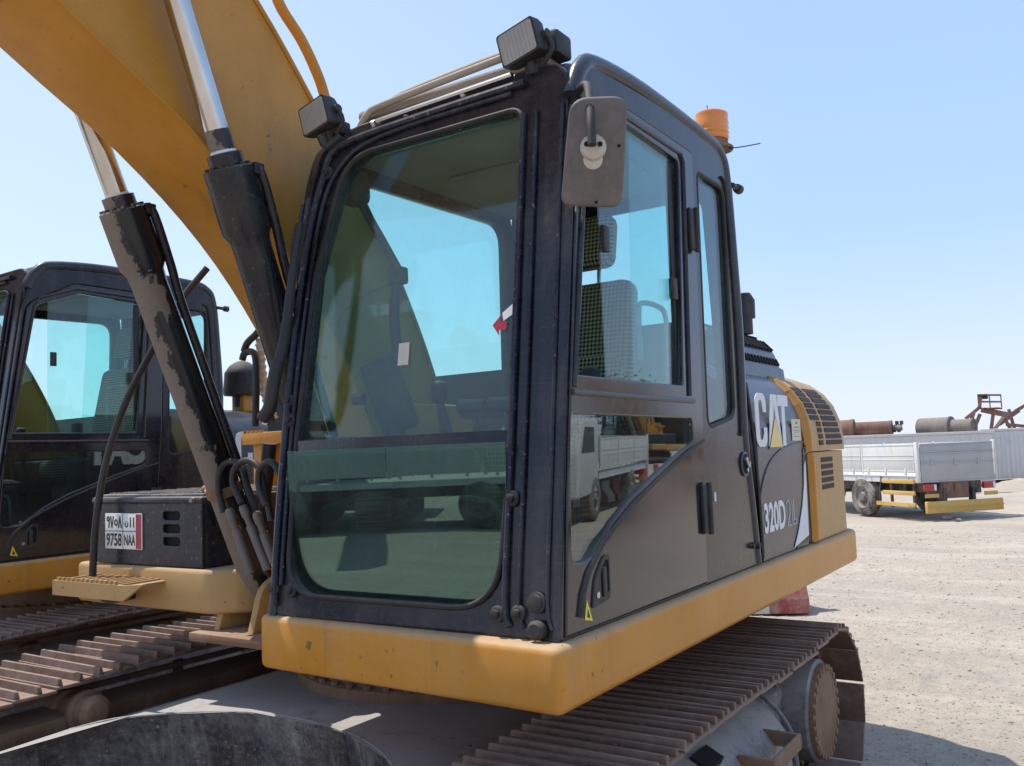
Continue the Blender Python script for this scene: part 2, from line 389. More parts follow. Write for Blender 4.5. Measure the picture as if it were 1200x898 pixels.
# ---- storage box on the right deck
bx0, bx1, bz0, bz1 = -4.04, -3.245, ZB1+.004, 1.585
mb = MB(); me = plate_mesh(rpoly([(bx0, bz0), (bx1, bz0), (bx1, bz1-.012, .03), (bx0, bz1-.012)]),
    [rpoly([(-3.513, 1.475+dz, .014), (-3.395, 1.475+dz, .02), (-3.395, 1.513+dz, .02), (-3.513, 1.513+dz, .014)], 4) for dz in (0, -.056, -.112)], .012, .004)
mb.mesh(me, frameM((0, 2.526, 0), (1, 0, 0), (0, 0, 1)))
mb.box((bx1-.012, 2.535, bz0), (bx1, 3.5, bz1-.012), bev=.004); mb.box((bx0, 2.535, bz0), (bx0+.012, 3.5, bz1-.012), bev=.004)
mb.box((bx0, 3.49, bz0), (bx1, 3.50, bz1-.012))
mb.box((bx0-.008, 2.512, bz1-.04), (bx1+.008, 3.51, bz1-.006), bev=.014, seg=3)
sbx = mb.build('storage_box', 'navy_dusty', ex)
mb = MB(); mb.box((bx0+.02, 2.54, bz0+.01), (bx1-.02, 2.56, bz1-.05)); mb.build('box_inner_shade', 'dark_hole', sbx)  # near-black sheet behind the vents, in place of shade inside the box
mb = MB(); mb.box((bx0+.03, 2.545, bz1-.006), (bx1-.02, 3.48, bz1+.004), bev=.002)
for i in range(24):
    for j in range(12): mb.box((bx0+.05+i*.030, 2.57+j*.075, bz1+.004), (bx0+.066+i*.030, 2.60+j*.075, bz1+.010))
mb.build('tread_plate', 'frame_grey', sbx)
mb = MB(); mb.cyl((bx1-.05, 2.50, 1.565), (bx1-.05, 2.53, 1.565), .012, 10); mb.build('bolt', 'frame_grey', sbx)
mb = MB(); mb.cyl((bx1-.09, 2.62, bz0), (bx1-.09, 2.62, bz0+.02), .03, 12); mb.build('bolt', 'frame_grey', sbx)
# number plate
px0, px1, pz0, pz1 = -3.935, -3.655, 1.342, 1.505
PM = frameM((0, 2.5125, 0), (1, 0, 0), (0, 0, 1))
mb = MB(); mb.box((px0, 2.512, pz0), (px1, 2.520, pz1), bev=.003); pl = mb.build('number_plate', 'decal_white', sbx)
w = px1-px0; xr = px1-w*.14; xm = px0+w*.50; zm = (pz0+pz1)/2
mb = MB(); mb.box((xr, 2.5105, pz0+.004), (px1-.004, 2.5118, pz1-.004)); mb.build('plate_band', 'decal_red', sbx)
mb = MB()
for a_, b_ in (((px0+.003, zm-.0015), (xr, zm+.0015)), ((xm-.0015, pz0+.003), (xm+.0015, pz1-.003)), ((xr-.0015, pz0+.003), (xr+.0015, pz1-.003))): mb.box((a_[0], 2.5105, a_[1]), (b_[0], 2.5117, b_[1]))
for t, q in (('9758', (px0+.012, xm-.010, pz0+.012, zm-.010)), ('NAA', (xm+.010, xr-.008, pz0+.018, zm-.016))):
    mb.mesh(fit(text_mesh(t, .1, .002, .0004), *q), frameM((0, 2.5112, 0), (1, 0, 0), (0, 0, 1)))
def stroke(pts, r=.0034):
    mb.tube([(p[0], 2.5112, p[1]) for p in pts], r, 6)
ch = (zm+.014, pz1-.014); cw = (xm-px0)/4.6
def cell(i): return px0+.012+i*cw
h = ch[1]-ch[0]
x = cell(0); stroke([(x+.5*cw+.008*cos(t), ch[1]-.012+.010*sin(t)) for t in [i*pi/6 for i in range(13)]]); stroke([(x+.5*cw+.009, ch[1]-.012), (x+.5*cw+.006, ch[0])])
x = cell(1); stroke([(x+.15*cw, ch[1]), (x+.5*cw, ch[0]), (x+.85*cw, ch[1])])
x = cell(2); stroke([(x+.5*cw+.010*cos(t), (ch[0]+ch[1])/2-.002+.013*sin(t)) for t in [i*pi/6 for i in range(13)]])
x = cell(3); stroke([(x+.15*cw, ch[0]), (x+.5*cw, ch[1]), (x+.85*cw, ch[0])])
stroke([(xm+.018, zm+.040), (xm+.018, zm+.026), (xm+.028, zm+.018), (xm+.038, zm+.026), (xm+.038, zm+.040)], .003); stroke([(xm+.028, zm+.044), (xm+.028, zm+.046)], .003)
for q in (.058, .082): stroke([(xm+q, zm+.018), (xm+q, pz1-.018)], .003)
mb.build('plate_lettering', 'decal_black', sbx)

# ---- right handrail
mb = MB()
hp = [P(u, v, y=yy) for u, v, yy in ((156, 698, 2.47), (128, 703, 2.45), (111, 690, 2.45), (109, 664, 2.45), (114, 600, 2.46), (126, 535, 2.5), (148, 470, 2.55), (176, 415, 2.65), (208, 358, 2.75), (243, 314, 2.85))]
mb.tube(hp, .0165, 12, 6); mb.build('handrail', 'hose_rubber', ex)

# ---- cab shell
def cabsil(d=0):
    return rpoly([(2.14+d, 1.2+d), (2.352+d, 2.72, .08), (2.43+d, 2.93-d, .16), (3.10, 2.975-d, .3), (3.70-d, 2.955-d, .12), (3.765-d, 2.30), (3.74-d, 1.75), (3.83-d, 1.2+d)], 6)
door_o = rpoly([(2.165, 1.207), (2.205, 1.60), (2.365, 2.70, .05), (2.66, 2.862, .06), (3.305, 2.862, .03), (3.277, 1.95), (3.225, 1.207)], 5)
qw = rpoly([(3.352, 2.80, .03), (3.655, 2.80, .06), (3.640, 1.83, .06), (3.325, 1.78, .06)], 5)
mb = MB(); mb.mesh(plate_mesh(cabsil(), [door_o, qw], .04, .006), sideM(XL-.02))
rw = rpoly([(2.30, 1.80, .06), (2.44, 2.80, .10), (3.64, 2.82, .10), (3.62, 1.80, .08)], 5)
mb.mesh(plate_mesh(cabsil(), [rw], .04, .006), sideM(XR+.02))
# front frame
gl_o = rpoly([(-2.335, .07*K, .14), (-2.350, .60), (-2.325, 1.20), (-2.215, 1.605*K, .13), (-1.455, 1.605*K, .06), (-1.458, .5), (-1.475, .07*K, .17)], 8)
fo = rpoly([(-2.42, 0), (-2.43, .60), (-2.405, 1.2), (-2.335, 1.63, .10), (-2.23, 1.74, .1), (-1.30, 1.755, .10), (-1.285, 1.2), (-1.285, 0)], 6)
mb.mesh(plate_mesh(fo, [gl_o], .05, .008), FR @ Matrix.Translation((0, 0, -.03)))
# rear wall
RM = frameM((0, 3.80, 1.2), (1, 0, 0), (0, -.04, 1))
mb.mesh(plate_mesh(rpoly([(XR+.02, 0), (XR+.03, 1.72, .08), (XL-.03, 1.72, .08), (XL-.02, 0)]), [rpoly([(-2.30, .66, .05), (-2.28, 1.60, .06), (-1.40, 1.60, .06), (-1.38, .66, .05)])], .03, .005), RM)
mb.box((XR+.03, 2.16, 1.2), (XL-.03, 3.8, 1.23))
cab = mb.build('cab', 'navy_paint', ex)
# raised beads and seams of the front right post
mb = MB()
for xo, r in ((-1.452, .010), (-1.405, .007), (-1.312, .006)):
    mb.tube([frp(xo+(.0 if z > 1.3 else (1.3-z)*.25), z, .002) for z in (1.23, 1.3, 1.6, 2.0, 2.4, 2.78)], r, 8, 3)
mb.build('post_bead', 'navy_dusty', cab)
mb = MB(); g = [(p[0], p[1]) for p in gl_o]
mb.tube([FR @ Vector((p[0], p[1], .0)) for p in g]+[FR @ Vector((g[0][0], g[0][1], 0))], .009, 8); mb.build('windshield_seal', 'rubber', cab)
mb = MB()      # outer left gutter, dusty and rough
mb.tube([frp(x, z, .006) for x, z in ((-2.385, 1.23), (-2.398, 1.5), (-2.402, 1.8), (-2.395, 2.2), (-2.365, 2.55), (-2.32, 2.74), (-2.25, 2.85), (-1.9, 2.875), (-1.45, 2.885))], .013, 8, 4)
mb.tube([frp(x, z, .004) for x, z in ((-2.362, 1.30), (-2.372, 1.8), (-2.355, 2.25), (-2.32, 2.60), (-2.24, 2.77), (-2.05, 2.845), (-1.5, 2.86))], .008, 8, 4)
mb.build('gutter', 'navy_dusty', cab)
# bolts at the foot of the frame
for x, z in ((-2.395, 1.285), (-2.31, 1.285), (-1.475, 1.262), (-1.405, 1.268), (-2.39, 1.86), (-2.40, 1.93), (-1.440, 1.585), (-2.30, 2.76)):
    mb = MB(); p = frp(x, z, -.004); n = Vector((0, -.99, .139))
    mb.lathe(p, n, ((0, .024), (.010, .024), (.014, .018), (.014, .012), (.024, .012), (.026, .008)), 14); mb.build('bolt', 'rubber', cab)
mb = MB(); n = Vector((0, -1, .1))
mb.lathe(frp(-1.345, 1.30, .002), n, ((0, .030), (.008, .030), (.010, .022), (.016, .022), (.018, .012)), 20); mb.lathe(frp(-1.335, 1.228, .004), n, ((0, .027), (.02, .027), (.028, .018)), 16); mb.build('corner_mount', 'rubber', cab)
# roof
mb = MB(); mb.prism(rpoly([(2.42, 2.885), (2.44, 2.95, .03), (2.7, 2.985, .2), (3.5, 2.985, .2), (3.70, 2.93, .03), (3.70, 2.89)]), 'x', XR+.05, XL-.05, .03, 3)
roof = mb.build('roof', 'grey_paint', cab)
mb = MB(); mb.box((XR+.04, 2.46, 2.868), (XL-.04, 3.74, 2.882)); mb.box((-2.2, 2.95, 2.845), (-1.5, 3.45, 2.868), bev=.01); mb.build('headliner', 'headliner', cab)
mb = MB(); rl = [(2.375, 2.80), (2.395, 2.85), (2.44, 2.912), (2.53, 2.955), (2.9, 2.985), (3.5, 2.98), (3.655, 2.955), (3.715, 2.86), (3.745, 2.55), (3.765, 2.2), (3.755, 1.75), (3.80, 1.45), (3.835, 1.21)]
mb.tube([(XL-.018, a, b) for a, b in rl], .030, 12, 4); mb.build('roof_rail', 'grey_paint', cab)
mb = MB(); rl2 = [(3.62, 2.84), (3.665, 2.80), (3.69, 2.5), (3.705, 2.2), (3.695, 1.8), (3.68, 1.76)]
mb.tube([(XL+.004, a, b) for a, b in rl2], .007, 8, 4); mb.build('seam_strip', 'rubber', cab)
# roof hatch rails along the front edge
mb = MB()
mb.tube([(-2.20, 2.405, 2.900), (-2.14, 2.40, 2.955), (-2.05, 2.40, 2.975), (-1.5, 2.40, 3.005), (-1.42, 2.42, 3.0)], .013, 10, 5)
mb.tube([(-2.10, 2.47, 2.985), (-2.02, 2.465, 3.02), (-1.5, 2.47, 3.05), (-1.42, 2.5, 3.03)], .016, 10, 5)
mb.box((-2.22, 2.43, 2.955), (-1.40, 3.3, 2.995), bev=.015); mb.build('roof_hatch', 'beige_trim', cab)
mb = MB(); mb.tube([(-2.07, 2.37, 2.905), (-1.5, 2.375, 2.925)], .010, 8)
for x in (-2.1, -1.95, -1.7): mb.lathe((x, 2.39, 2.90), (0, -.6, .8), ((0, .014), (.02, .014), (.022, .008)), 10)
mb.build('drip_rail', 'steel', cab)

# glass
ZD = 1.752
gu = rpoly([(-2.355, .565), (-2.330, 1.20), (-2.225, 1.62, .12), (-1.450, 1.62, .05), (-1.452, .565)], 6)
mb = MB(); mb.mesh(plate_mesh(gu, [], .006, .001), FR @ Matrix.Translation((0, 0, -.028))); ws = mb.build('windshield', 'glass', cab)
gd = rpoly([(-2.345, .06, .15), (-2.355, .550), (-1.452, .550), (-1.470, .06, .17)], 6)
mb = MB(); mb.mesh(plate_mesh(gd, [], .006, .001), frameM((0, 2.196, 1.2), (1, 0, 0), (0, -.018, 1))); mb.build('lower_windshield', 'glass_lower', cab)
mb = MB(); mb.prism([(yf(1.74)-.002, 1.742), (yf(1.74)+.022, 1.742), (yf(1.78)+.022, 1.785), (yf(1.78)-.004, 1.785)], 'x', -2.352, -1.452, .003); mb.build('crossbar', 'navy_paint', cab)
mb = MB(); mb.prism([(yf(1.73)-.008, 1.733), (yf(1.73)+.01, 1.733), (yf(1.74)+.01, 1.743), (yf(1.74)-.008, 1.743)], 'x', -2.350, -1.453, .002); mb.build('crossbar_seal', 'rust_steel', cab)
mb = MB(); mb.mesh(plate_mesh([(p[0], p[1]) for p in qw], [], .006, .001), sideM(XL-.018)); mb.build('quarter_window', 'glass', cab)
mb = MB(); mb.mesh(plate_mesh([(p[0], p[1]) for p in rw], [], .006, .001), sideM(XR+.02)); mb.build('right_window', 'glass', cab)
mb = MB(); mb.mesh(plate_mesh(rpoly([(-2.31, .65), (-2.29, 1.61), (-1.39, 1.61), (-1.37, .65)]), [], .006, .001), RM); mb.build('rear_window', 'glass', cab)
mb = MB(); me = plate_mesh(rpoly([(3.372, 2.775, .03), (3.632, 2.775, .06), (3.617, 1.86, .06), (3.348, 1.81, .06)], 5), [], .002, .0004)
mb.tube([(XL-.006, a, b) for a, b in [(p[0], p[1]) for p in qw]+[(qw[0][0], qw[0][1])]], .009, 8); mb.build('quarter_window_seal', 'rubber', cab)
# stickers on the glass: a red arrow, a white card, a small printed label
def onfront(pts, mat, name, o=-.024):
    mb = MB(); mb.mesh(plate_mesh([(x, (z-1.2)*K) for x, z in pts], [], .0012, .0002), FR @ Matrix.Translation((0, 0, o))); mb.build(name, mat, ws)
onfront([(-1.555, 2.115), (-1.525, 2.145), (-1.528, 2.125), (-1.500, 2.122), (-1.505, 2.095), (-1.530, 2.098), (-1.528, 2.08)], 'decal_red', 'arrow_sticker')
onfront([(-1.520, 2.150), (-1.468, 2.185), (-1.466, 2.15), (-1.515, 2.125)], 'decal_white', 'torn_sticker')
onfront([(-1.93, 2.02), (-1.885, 2.02), (-1.885, 2.095), (-1.93, 2.095)], 'lamp_lens', 'card_sticker')
# headlining rear grab, sun-visor strut seen at the top left of the windshield
mb = MB(); mb.tube([P(408, 200, y=2.6), P(420, 232, y=2.62), P(448, 282, y=2.68), P(468, 318, y=2.72)], .017, 10, 4); a = P(416, 215, y=2.62); mb.box(a-Vector((.06, .05, .09)), a+Vector((.05, .05, .05)), bev=.03); a = P(466, 322, y=2.72); mb.box(a-Vector((.035, .03, .04)), a+Vector((.035, .03, .03)), bev=.012); mb.build('window_strut', 'interior_dark', cab)
mb = MB(); mb.tube([P(464, 330, y=2.72), P(462, 370, y=2.74), P(466, 420, y=2.76)], [.02, .026, .022], 10, 3); mb.build('strut_sleeve', 'interior_dark', cab)
# wiper outside the front left gutter + hose with thick end
mb = MB(); mb.tube([P(352, 262, y=2.20), P(343, 320, y=2.17), P(333, 400, y=2.14), P(322, 440, y=2.12)], [.012, .014, .018, .022], 10, 4)
mb.tube([P(325, 425, y=2.12), P(320, 452, y=2.11), P(316, 478, y=2.11), P(308, 490, y=2.11)], [.022, .034, .036, .024], 12, 4)
mb.build('rubber_boot', 'hose_rubber', cab)
mb = MB()
for q in (((356, 240), (346, 300), (340, 345), (338, 372)), ((362, 232), (352, 290), (343, 338), (334, 380)), ((349, 262), (344, 290), (341, 345), (336, 360))):
    mb.tube([P(u, v, y=2.23) for u, v in q], .009, 8, 4)
mb.build('bracket_strip', 'navy_dusty', cab)

# ---- interior
mb = MB(); sx = -1.84
mb.box((sx-.25, 2.88, 1.64), (sx+.25, 3.36, 1.78), bev=.05, seg=3); mb.box((sx-.20, 2.95, 1.23), (sx+.20, 3.3, 1.6), bev=.02)
rx = Matrix.Rotation(R(-12), 3, 'X'); mb.box((sx-.27, 3.30, 1.76), (sx+.25, 3.42, 2.43), rot=rx, bev=.05, seg=3)
seat = mb.build('seat', 'lattice_cover', ex)
mb = MB(); mb.box((sx-.16, 3.40, 2.49), (sx+.15, 3.50, 2.73), rot=rx, bev=.045, seg=3)
mb.build('headrest', 'lattice_cover', seat)
for s in (-.07, .07): mb = MB(); mb.cyl((sx+s, 3.43, 2.40), (sx+s, 3.45, 2.52), .009, 8); mb.build('headrest_post', 'steel', seat)
mb = MB()
for s in (-1, 1):
    mb.box((sx+s*.34-.07, 2.78, 1.55), (sx+s*.34+.07, 3.3, 1.78), bev=.03, seg=3)
    mb.box((sx+s*.34-.045, 3.0, 1.86), (sx+s*.34+.045, 3.36, 1.91), bev=.02)
mb.box((XR+.06, 2.5, 1.23), (-2.16, 3.7, 1.62), bev=.03)
con = mb.build('console', 'interior_dark', ex)
for s in (-1, 1):
    mb = MB(); x = sx+s*.34
    mb.tube([(x, 2.86, 1.78), (x, 2.85, 1.84), (x-.005, 2.83, 1.92)], [.034, .016, .016], 10, 3); mb.box((x-.03, 2.79, 1.92), (x+.03, 2.85, 2.01), bev=.02, seg=3); mb.build('joystick', 'black_plastic', con)
for x in (-1.83, -1.70):      # travel levers in front of the seat
    mb = MB(); mb.tube([(x, 2.66, 1.23), (x, 2.62, 1.6), (x+.005, 2.56, 1.86)], .013, 8, 3)
    mb.tube([(x-.05, 2.55, 1.885), (x+.06, 2.55, 1.88)], .026, 10); mb.build('travel_lever', 'black_plastic', ex)
mb = MB(); mb.tube([(-1.98, 2.5, 1.25), (-1.97, 2.50, 1.50), (-1.90, 2.50, 1.56), (-1.78, 2.50, 1.565), (-1.70, 2.50, 1.52), (-1.68, 2.50, 1.3)], .010, 8, 4); mb.build('pedal_guard', 'interior_grey', ex)
mb = MB(); rz = Matrix.Rotation(R(-14), 3, 'Y') @ Matrix.Rotation(R(12), 3, 'X'); mb.box((-2.22, 2.45, 1.80), (-2.06, 2.50, 2.08), rot=rz, bev=.02, seg=3); mb.cyl((-2.12, 2.52, 1.25), (-2.13, 2.50, 1.85), .03, 12); mb.cyl((-2.22, 2.43, 1.93), (-2.26, 2.42, 1.93), .022, 12); mb.build('monitor', 'black_plastic', ex)
mb = MB(); mb.box((-2.34, 2.30, 1.23), (-2.12, 2.75, 1.60), rot=Matrix.Rotation(R(10), 3, 'X'), bev=.05, seg=3); mb.box((-2.10, 2.42, 1.23), (-1.98, 2.6, 1.62), rot=Matrix.Rotation(R(-16), 3, 'Y'), bev=.03); mb.build('side_panel', 'interior_dark', con)
mb = MB(); mb.box((-1.95, 2.40, 1.24), (-1.85, 2.62, 1.26), rot=Matrix.Rotation(R(20), 3, 'X'), bev=.005); mb.box((-1.78, 2.40, 1.24), (-1.68, 2.62, 1.26), rot=Matrix.Rotation(R(20), 3, 'X'), bev=.005); mb.build('pedal', 'black_plastic', ex)
# grab bar inside the door window, ring of a dangling strap
mb = MB(); mb.tube([(-1.36, 3.20, 2.02), (-1.36, 3.18, 2.20), (-1.36, 3.13, 2.24), (-1.36, 2.98, 2.24), (-1.36, 2.94, 2.20), (-1.36, 2.94, 2.03)], .010, 8, 4); mb.build('grab_bar', 'interior_grey', ex)

# ---- cab door
DX = XL+.006
dwin = rpoly([(2.283, 1.937, .015), (2.425, 2.70, .02), (2.69, 2.805, .03), (3.155, 2.790, .03), (3.085, 1.937, .015)], 4)
arch = [(2.203, 1.385), (2.222, 1.40), (2.30, 1.405), (2.38, 1.46), (2.48, 1.50), (2.62, 1.555), (2.80, 1.615), (2.98, 1.672), (3.10, 1.72)]
dlow = rpoly([(2.215, 1.40, .04), (2.245, 1.822, .02), (3.150, 1.818, .02), (3.160, 1.735, .03), (2.98, 1.682), (2.80, 1.625), (2.62, 1.565), (2.48, 1.50), (2.33, 1.40, .04)], 4)
do = [(p[0]+(.004 if p[0] < 2.8 else -.004), p[1]-.003 if p[1] > 2 else p[1]+.003) for p in door_o]
mb = MB(); mb.mesh(plate_mesh(do, [dwin, dlow], .036, .005), sideM(DX-.018)); door = mb.build('cab_door', 'door_paint', ex)
mb = MB(); mb.tube([(DX+.001, a, b) for a, b in ((2.245, 1.25), (2.262, 1.31), (2.30, 1.365), (2.40, 1.44), (2.50, 1.487), (2.62, 1.54), (2.80, 1.603), (2.98, 1.66), (3.13, 1.705), (3.255, 1.735))], [.012, .011, .010, .009, .008, .008, .007, .007, .006, .005], 8); mb.build('door_molding', 'rubber', door)
mb = MB()
for pts in ([(2.255, 1.885), (3.17, 1.882)], [(2.268, 1.90), (2.41, 2.69), (2.44, 2.745), (2.68, 2.83), (3.165, 2.825), (3.19, 2.79), (3.135, 1.9)]):
    mb.tube([(DX+.002, a, b) for a, b in pts], .009, 8)
mb.build('window_trim', 'navy_paint', door)
tl = R(1.4); mb = MB(); mb.mesh(plate_mesh([(p[0], p[1]-1.60) for p in dlow], [], .006, .001), frameM((DX-.013, 0, 1.60), (0, 1, 0), (sin(tl), 0, cos(tl)))); mb.build('lower_door_glass', 'glass_door', door)
# two sliding panes: the front one is slid back behind the rear one
mb = MB(); mb.mesh(plate_mesh([(2.50, 1.93), (2.50, 2.735), (2.69, 2.81), (3.08, 2.80), (3.00, 1.93)], [], .005, .001), sideM(DX-.016)); mb.build('sliding_pane', 'glass', door)
mb = MB(); mb.mesh(plate_mesh([(2.72, 1.93), (2.77, 2.812), (3.16, 2.80), (3.09, 1.93)], [], .005, .001), sideM(DX-.026)); mb.build('sliding_pane', 'glass', door)
mb = MB(); mb.box((DX-.018, 2.515, 2.34), (DX-.004, 2.552, 2.425), bev=.004); mb.build('window_latch', 'black_plastic', door)
mb = MB(); mb.box((DX-.018, 3.035, 2.25), (DX+.004, 3.075, 2.33), bev=.006); mb.build('window_latch', 'black_plastic', door)
mb = MB(); mb.box((DX-.034, 3.085, 1.95), (DX-.020, 3.125, 2.78), bev=.003); mb.build('window_stop', 'rubber', door)
# recessed handle
mb = MB(); mb.mesh(plate_mesh(rpoly([(2.315, 1.262, .012), (2.335, 1.345, .03), (2.400, 1.405, .02), (2.432, 1.405, .012), (2.432, 1.275, .02)], 4), [rpoly([(2.372, 1.285, .01), (2.372, 1.36, .02), (2.402, 1.39, .01), (2.424, 1.39, .01), (2.424, 1.295, .01)], 4)], .008, .002), sideM(DX+.002))
hd = mb.build('door_handle', 'black_plastic', door)
mb = MB(); mb.box((DX-.001, 2.372, 1.285), (DX+.001, 2.424, 1.39)); mb.build('handle_recess', 'dark_hole', door)
mb = MB(); mb.box((DX+.002, 2.380, 1.288), (DX+.012, 2.402, 1.372), bev=.005); mb.build('pull', 'black_plastic', door)
mb = MB(); mb.cyl((DX+.005, 2.345, 1.297), (DX+.010, 2.345, 1.297), .0095, 14); mb.build('lock', 'steel', door)
mb = MB(); mb.mesh(plate_mesh([(2.272, 1.238), (2.318, 1.228), (2.288, 1.292)], [], .0016, .0003), sideM(DX+.0012)); mb.build('warning_label', 'warning_yellow', door)
mb = MB(); mb.mesh(plate_mesh([(2.285, 1.243), (2.303, 1.239), (2.291, 1.266)], [], .001, .0002), sideM(DX+.0028)); mb.build('warning_mark', 'decal_black', door)
# hinges
for z0, z1, y in ((2.462, 2.622, 3.252), (1.392, 1.572, 3.235)):
    mb = MB(); mb.box((DX, y-.048, z0), (DX+.016, y+.004, z1), bev=.005); mb.box((DX, y+.010, z0+.012), (DX+.012, y+.040, z1-.012), bev=.004); mb.cyl((DX+.018, y+.004, z0-.006), (DX+.018, y+.004, z1+.006), .0105, 12)
    for k in range(5): mb.box((DX+.010, y+.012, z0+.02+k*(z1-z0-.05)/4), (DX+.016, y+.038, z0+.032+k*(z1-z0-.05)/4))
    mb.build('hinge', 'black_plastic', door)
# lower rear panel of the cab side: fuel-cap recess, catch
mb = MB(); mb.lathe((XL+.001, 3.715, 1.632), (1, 0, 0), ((0, .052), (.006, .052), (.008, .044), (.004, .040)), 24); rc = mb.build('latch_ring', 'grey_paint', cab)
mb = MB(); mb.lathe((XL+.002, 3.715, 1.632), (1, 0, 0), ((0, .040), (.0045, .040)), 24); mb.build('latch_recess', 'dark_hole', cab)
mb = MB(); mb.cyl((XL+.004, 3.705, 1.65), (XL+.02, 3.705, 1.65), .012, 10); mb.tube([(XL+.015, 3.70, 1.66), (XL+.018, 3.72, 1.62), (XL+.015, 3.74, 1.64)], .006, 8, 3); mb.cyl((XL+.004, 3.725, 1.608), (XL+.014, 3.725, 1.608), .010, 10); mb.build('latch', 'steel', cab)
mb = MB(); mb.cyl((XL, 3.79, 1.285), (XL+.025, 3.79, 1.285), .014, 10); mb.cyl((XL, 3.74, 1.288), (XL+.018, 3.74, 1.288), .010, 10); mb.build('catch', 'black_plastic', cab)
mb = MB(); mb.box((XL, 3.345, 1.50), (XL+.004, 3.36, 1.535)); mb.build('small_label', 'decal_white', cab)

# ---- roof fittings
def lamp(u, v, yy, wpx, hpx, tilt=0, name='work_lamp', par=ex):
    c_ = P(u, v, y=yy); w_ = wpx/2; h_ = hpx/2
    d = (Vector((0, 0, 0))+CAM-c_); d.z = -.25; d.normalize(); dirn = Vector((-.10, -1, -.12)).normalized()
    ex_ = dirn.cross(Vector((0, 0, 1))).normalized()*-1; ey_ = ex_.cross(dirn)*-1
    ex_ = ex_*cos(tilt)+ey_*sin(tilt); ey_ = dirn.cross(ex_)
    Mx = frameM(c_, ex_, ey_)                      # local z out of the lens
    if (Mx.to_3x3() @ Vector((0, 0, 1))).dot(dirn) < 0: Mx = frameM(c_, -ex_, ey_)
    mb = MB(); t = rpoly([(-w_, -h_, .012), (w_, -h_, .012), (w_, h_, .012), (-w_, h_, .012)], 4)
    back = [(p[0]*.6, p[1]*.62) for p in t]
    mb.rings([[Mx @ Vector((p[0], p[1], .0)) for p in t], [Mx @ Vector((p[0], p[1], -.035)) for p in t], [Mx @ Vector((p[0]*.93, p[1]*.92, -.06)) for p in t], [Mx @ Vector((p[0], p[1], -.10)) for p in back]])
    mb.box(Mx @ Vector((-.012, -h_*1.1, -.06)) - Vector((.012, .012, .03)), Mx @ Vector((.012, -h_*1.1, -.06))+Vector((.012, .012, .01)))
    mb.tube([Mx @ Vector((w_*1.08, 0, -.05)), Mx @ Vector((w_*1.12, -h_*.8, -.06)), Mx @ Vector((w_*.5, -h_*1.35, -.06))], .009, 8, 3)
    mb.tube([Mx @ Vector((0, -h_, -.05)), Mx @ Vector((0, -h_*1.7, -.055))], .016, 10)
    mb.lathe(Mx @ Vector((w_, .0, -.05)), Mx.to_3x3() @ Vector((1, 0, 0)), ((0, .016), (.014, .016), (.016, .008)), 12)
    l = mb.build(name, 'black_plastic', par)
    mb = MB(); mb.rings([[Mx @ Vector((p[0]*.9, p[1]*.88, -.004)) for p in t], [Mx @ Vector((p[0]*.9, p[1]*.88, .003)) for p in t]])
    for k in range(9):
        x = -w_*.8+k*w_*.2; mb.box_ = None
        mb.rings([[Mx @ Vector((x+a*.0015, b*h_*.82, .003)) for a, b in ((-1, -1), (1, -1), (1, 1), (-1, 1))], [Mx @ Vector((x+a*.0008, b*h_*.80, .0055)) for a, b in ((-1, -1), (1, -1), (1, 1), (-1, 1))]])
    mb.build('lens', 'lamp_lens', l)
lamp(367, 136, 2.33, .150, .110, .16)
LAMP1 = len(ex.children)
lamp(606, 50, 2.33, .15, .11, .16, name='roof_lamp')
mb = MB(); mb.tube([P(376, 158, y=2.36), P(384, 172, y=2.38), P(400, 160, y=2.40)], .018, 8, 3); mb.box(P(398, 150, y=2.42)-Vector((.03, .03, .03)), P(398, 150, y=2.42)+Vector((.03, .03, .02)), bev=.008)
mb.build('lamp_bracket', 'black_plastic', ex)
mb = MB(); c_ = P(640, 66, y=2.45); mb.box((c_.x-.08, 2.42, 2.98), (c_.x+.06, 2.52, 3.06), bev=.012); mb.build('roof_lamp_bracket', 'black_plastic', ex)
# beacon
bc = P(832, 178, x=-1.36); mb = MB(); bc = Vector((-1.40, 3.80, 3.0)); bc = P(834, 177, x=-1.40)
mb.lathe(bc, (0.05, 0, 1), ((-.05, .02), (0, .02), (.002, .096), (.012, .098), (.018, .078), (.05, .070), (.052, .05)), 28); bcn = mb.build('beacon', 'rust_steel', ex)
mb = MB(); mb.lathe(bc+Vector((.002, 0, .045)), (0.05, 0, 1), [(h*1.1, r*1.14) for h, r in ((0, .066), (.012, .070), (.02, .066), (.03, .070), (.04, .066), (.05, .069), (.06, .066), (.075, .068), (.085, .064), (.10, .066), (.112, .064), (.120, .054), (.122, .02))], 32); mb.build('beacon_lens', 'amber', bcn)
mb = MB(); q = bc+Vector((-.01, .0, .165)); mb.tube([q, q+Vector((0, 0, .05))], .0025, 6); mb.tube([bc+Vector((.08, .0, -.005)), bc+Vector((.14, .0, -.012)), bc+Vector((.22, 0.02, -.008))], .0025, 6, 3); mb.build('wire', 'rubber', bcn)
mb = MB(); q = P(858, 217, x=-1.26); mb.tube([q, q+Vector((.0, .05, .0)), q+Vector((.0, .07, .005))], .012, 8); mb.lathe(q+Vector((0, .06, .0)), (0, 1, 0), ((0, .02), (.03, .022), (.034, .012)), 12); mb.build('rear_bracket', 'black_plastic', ex)
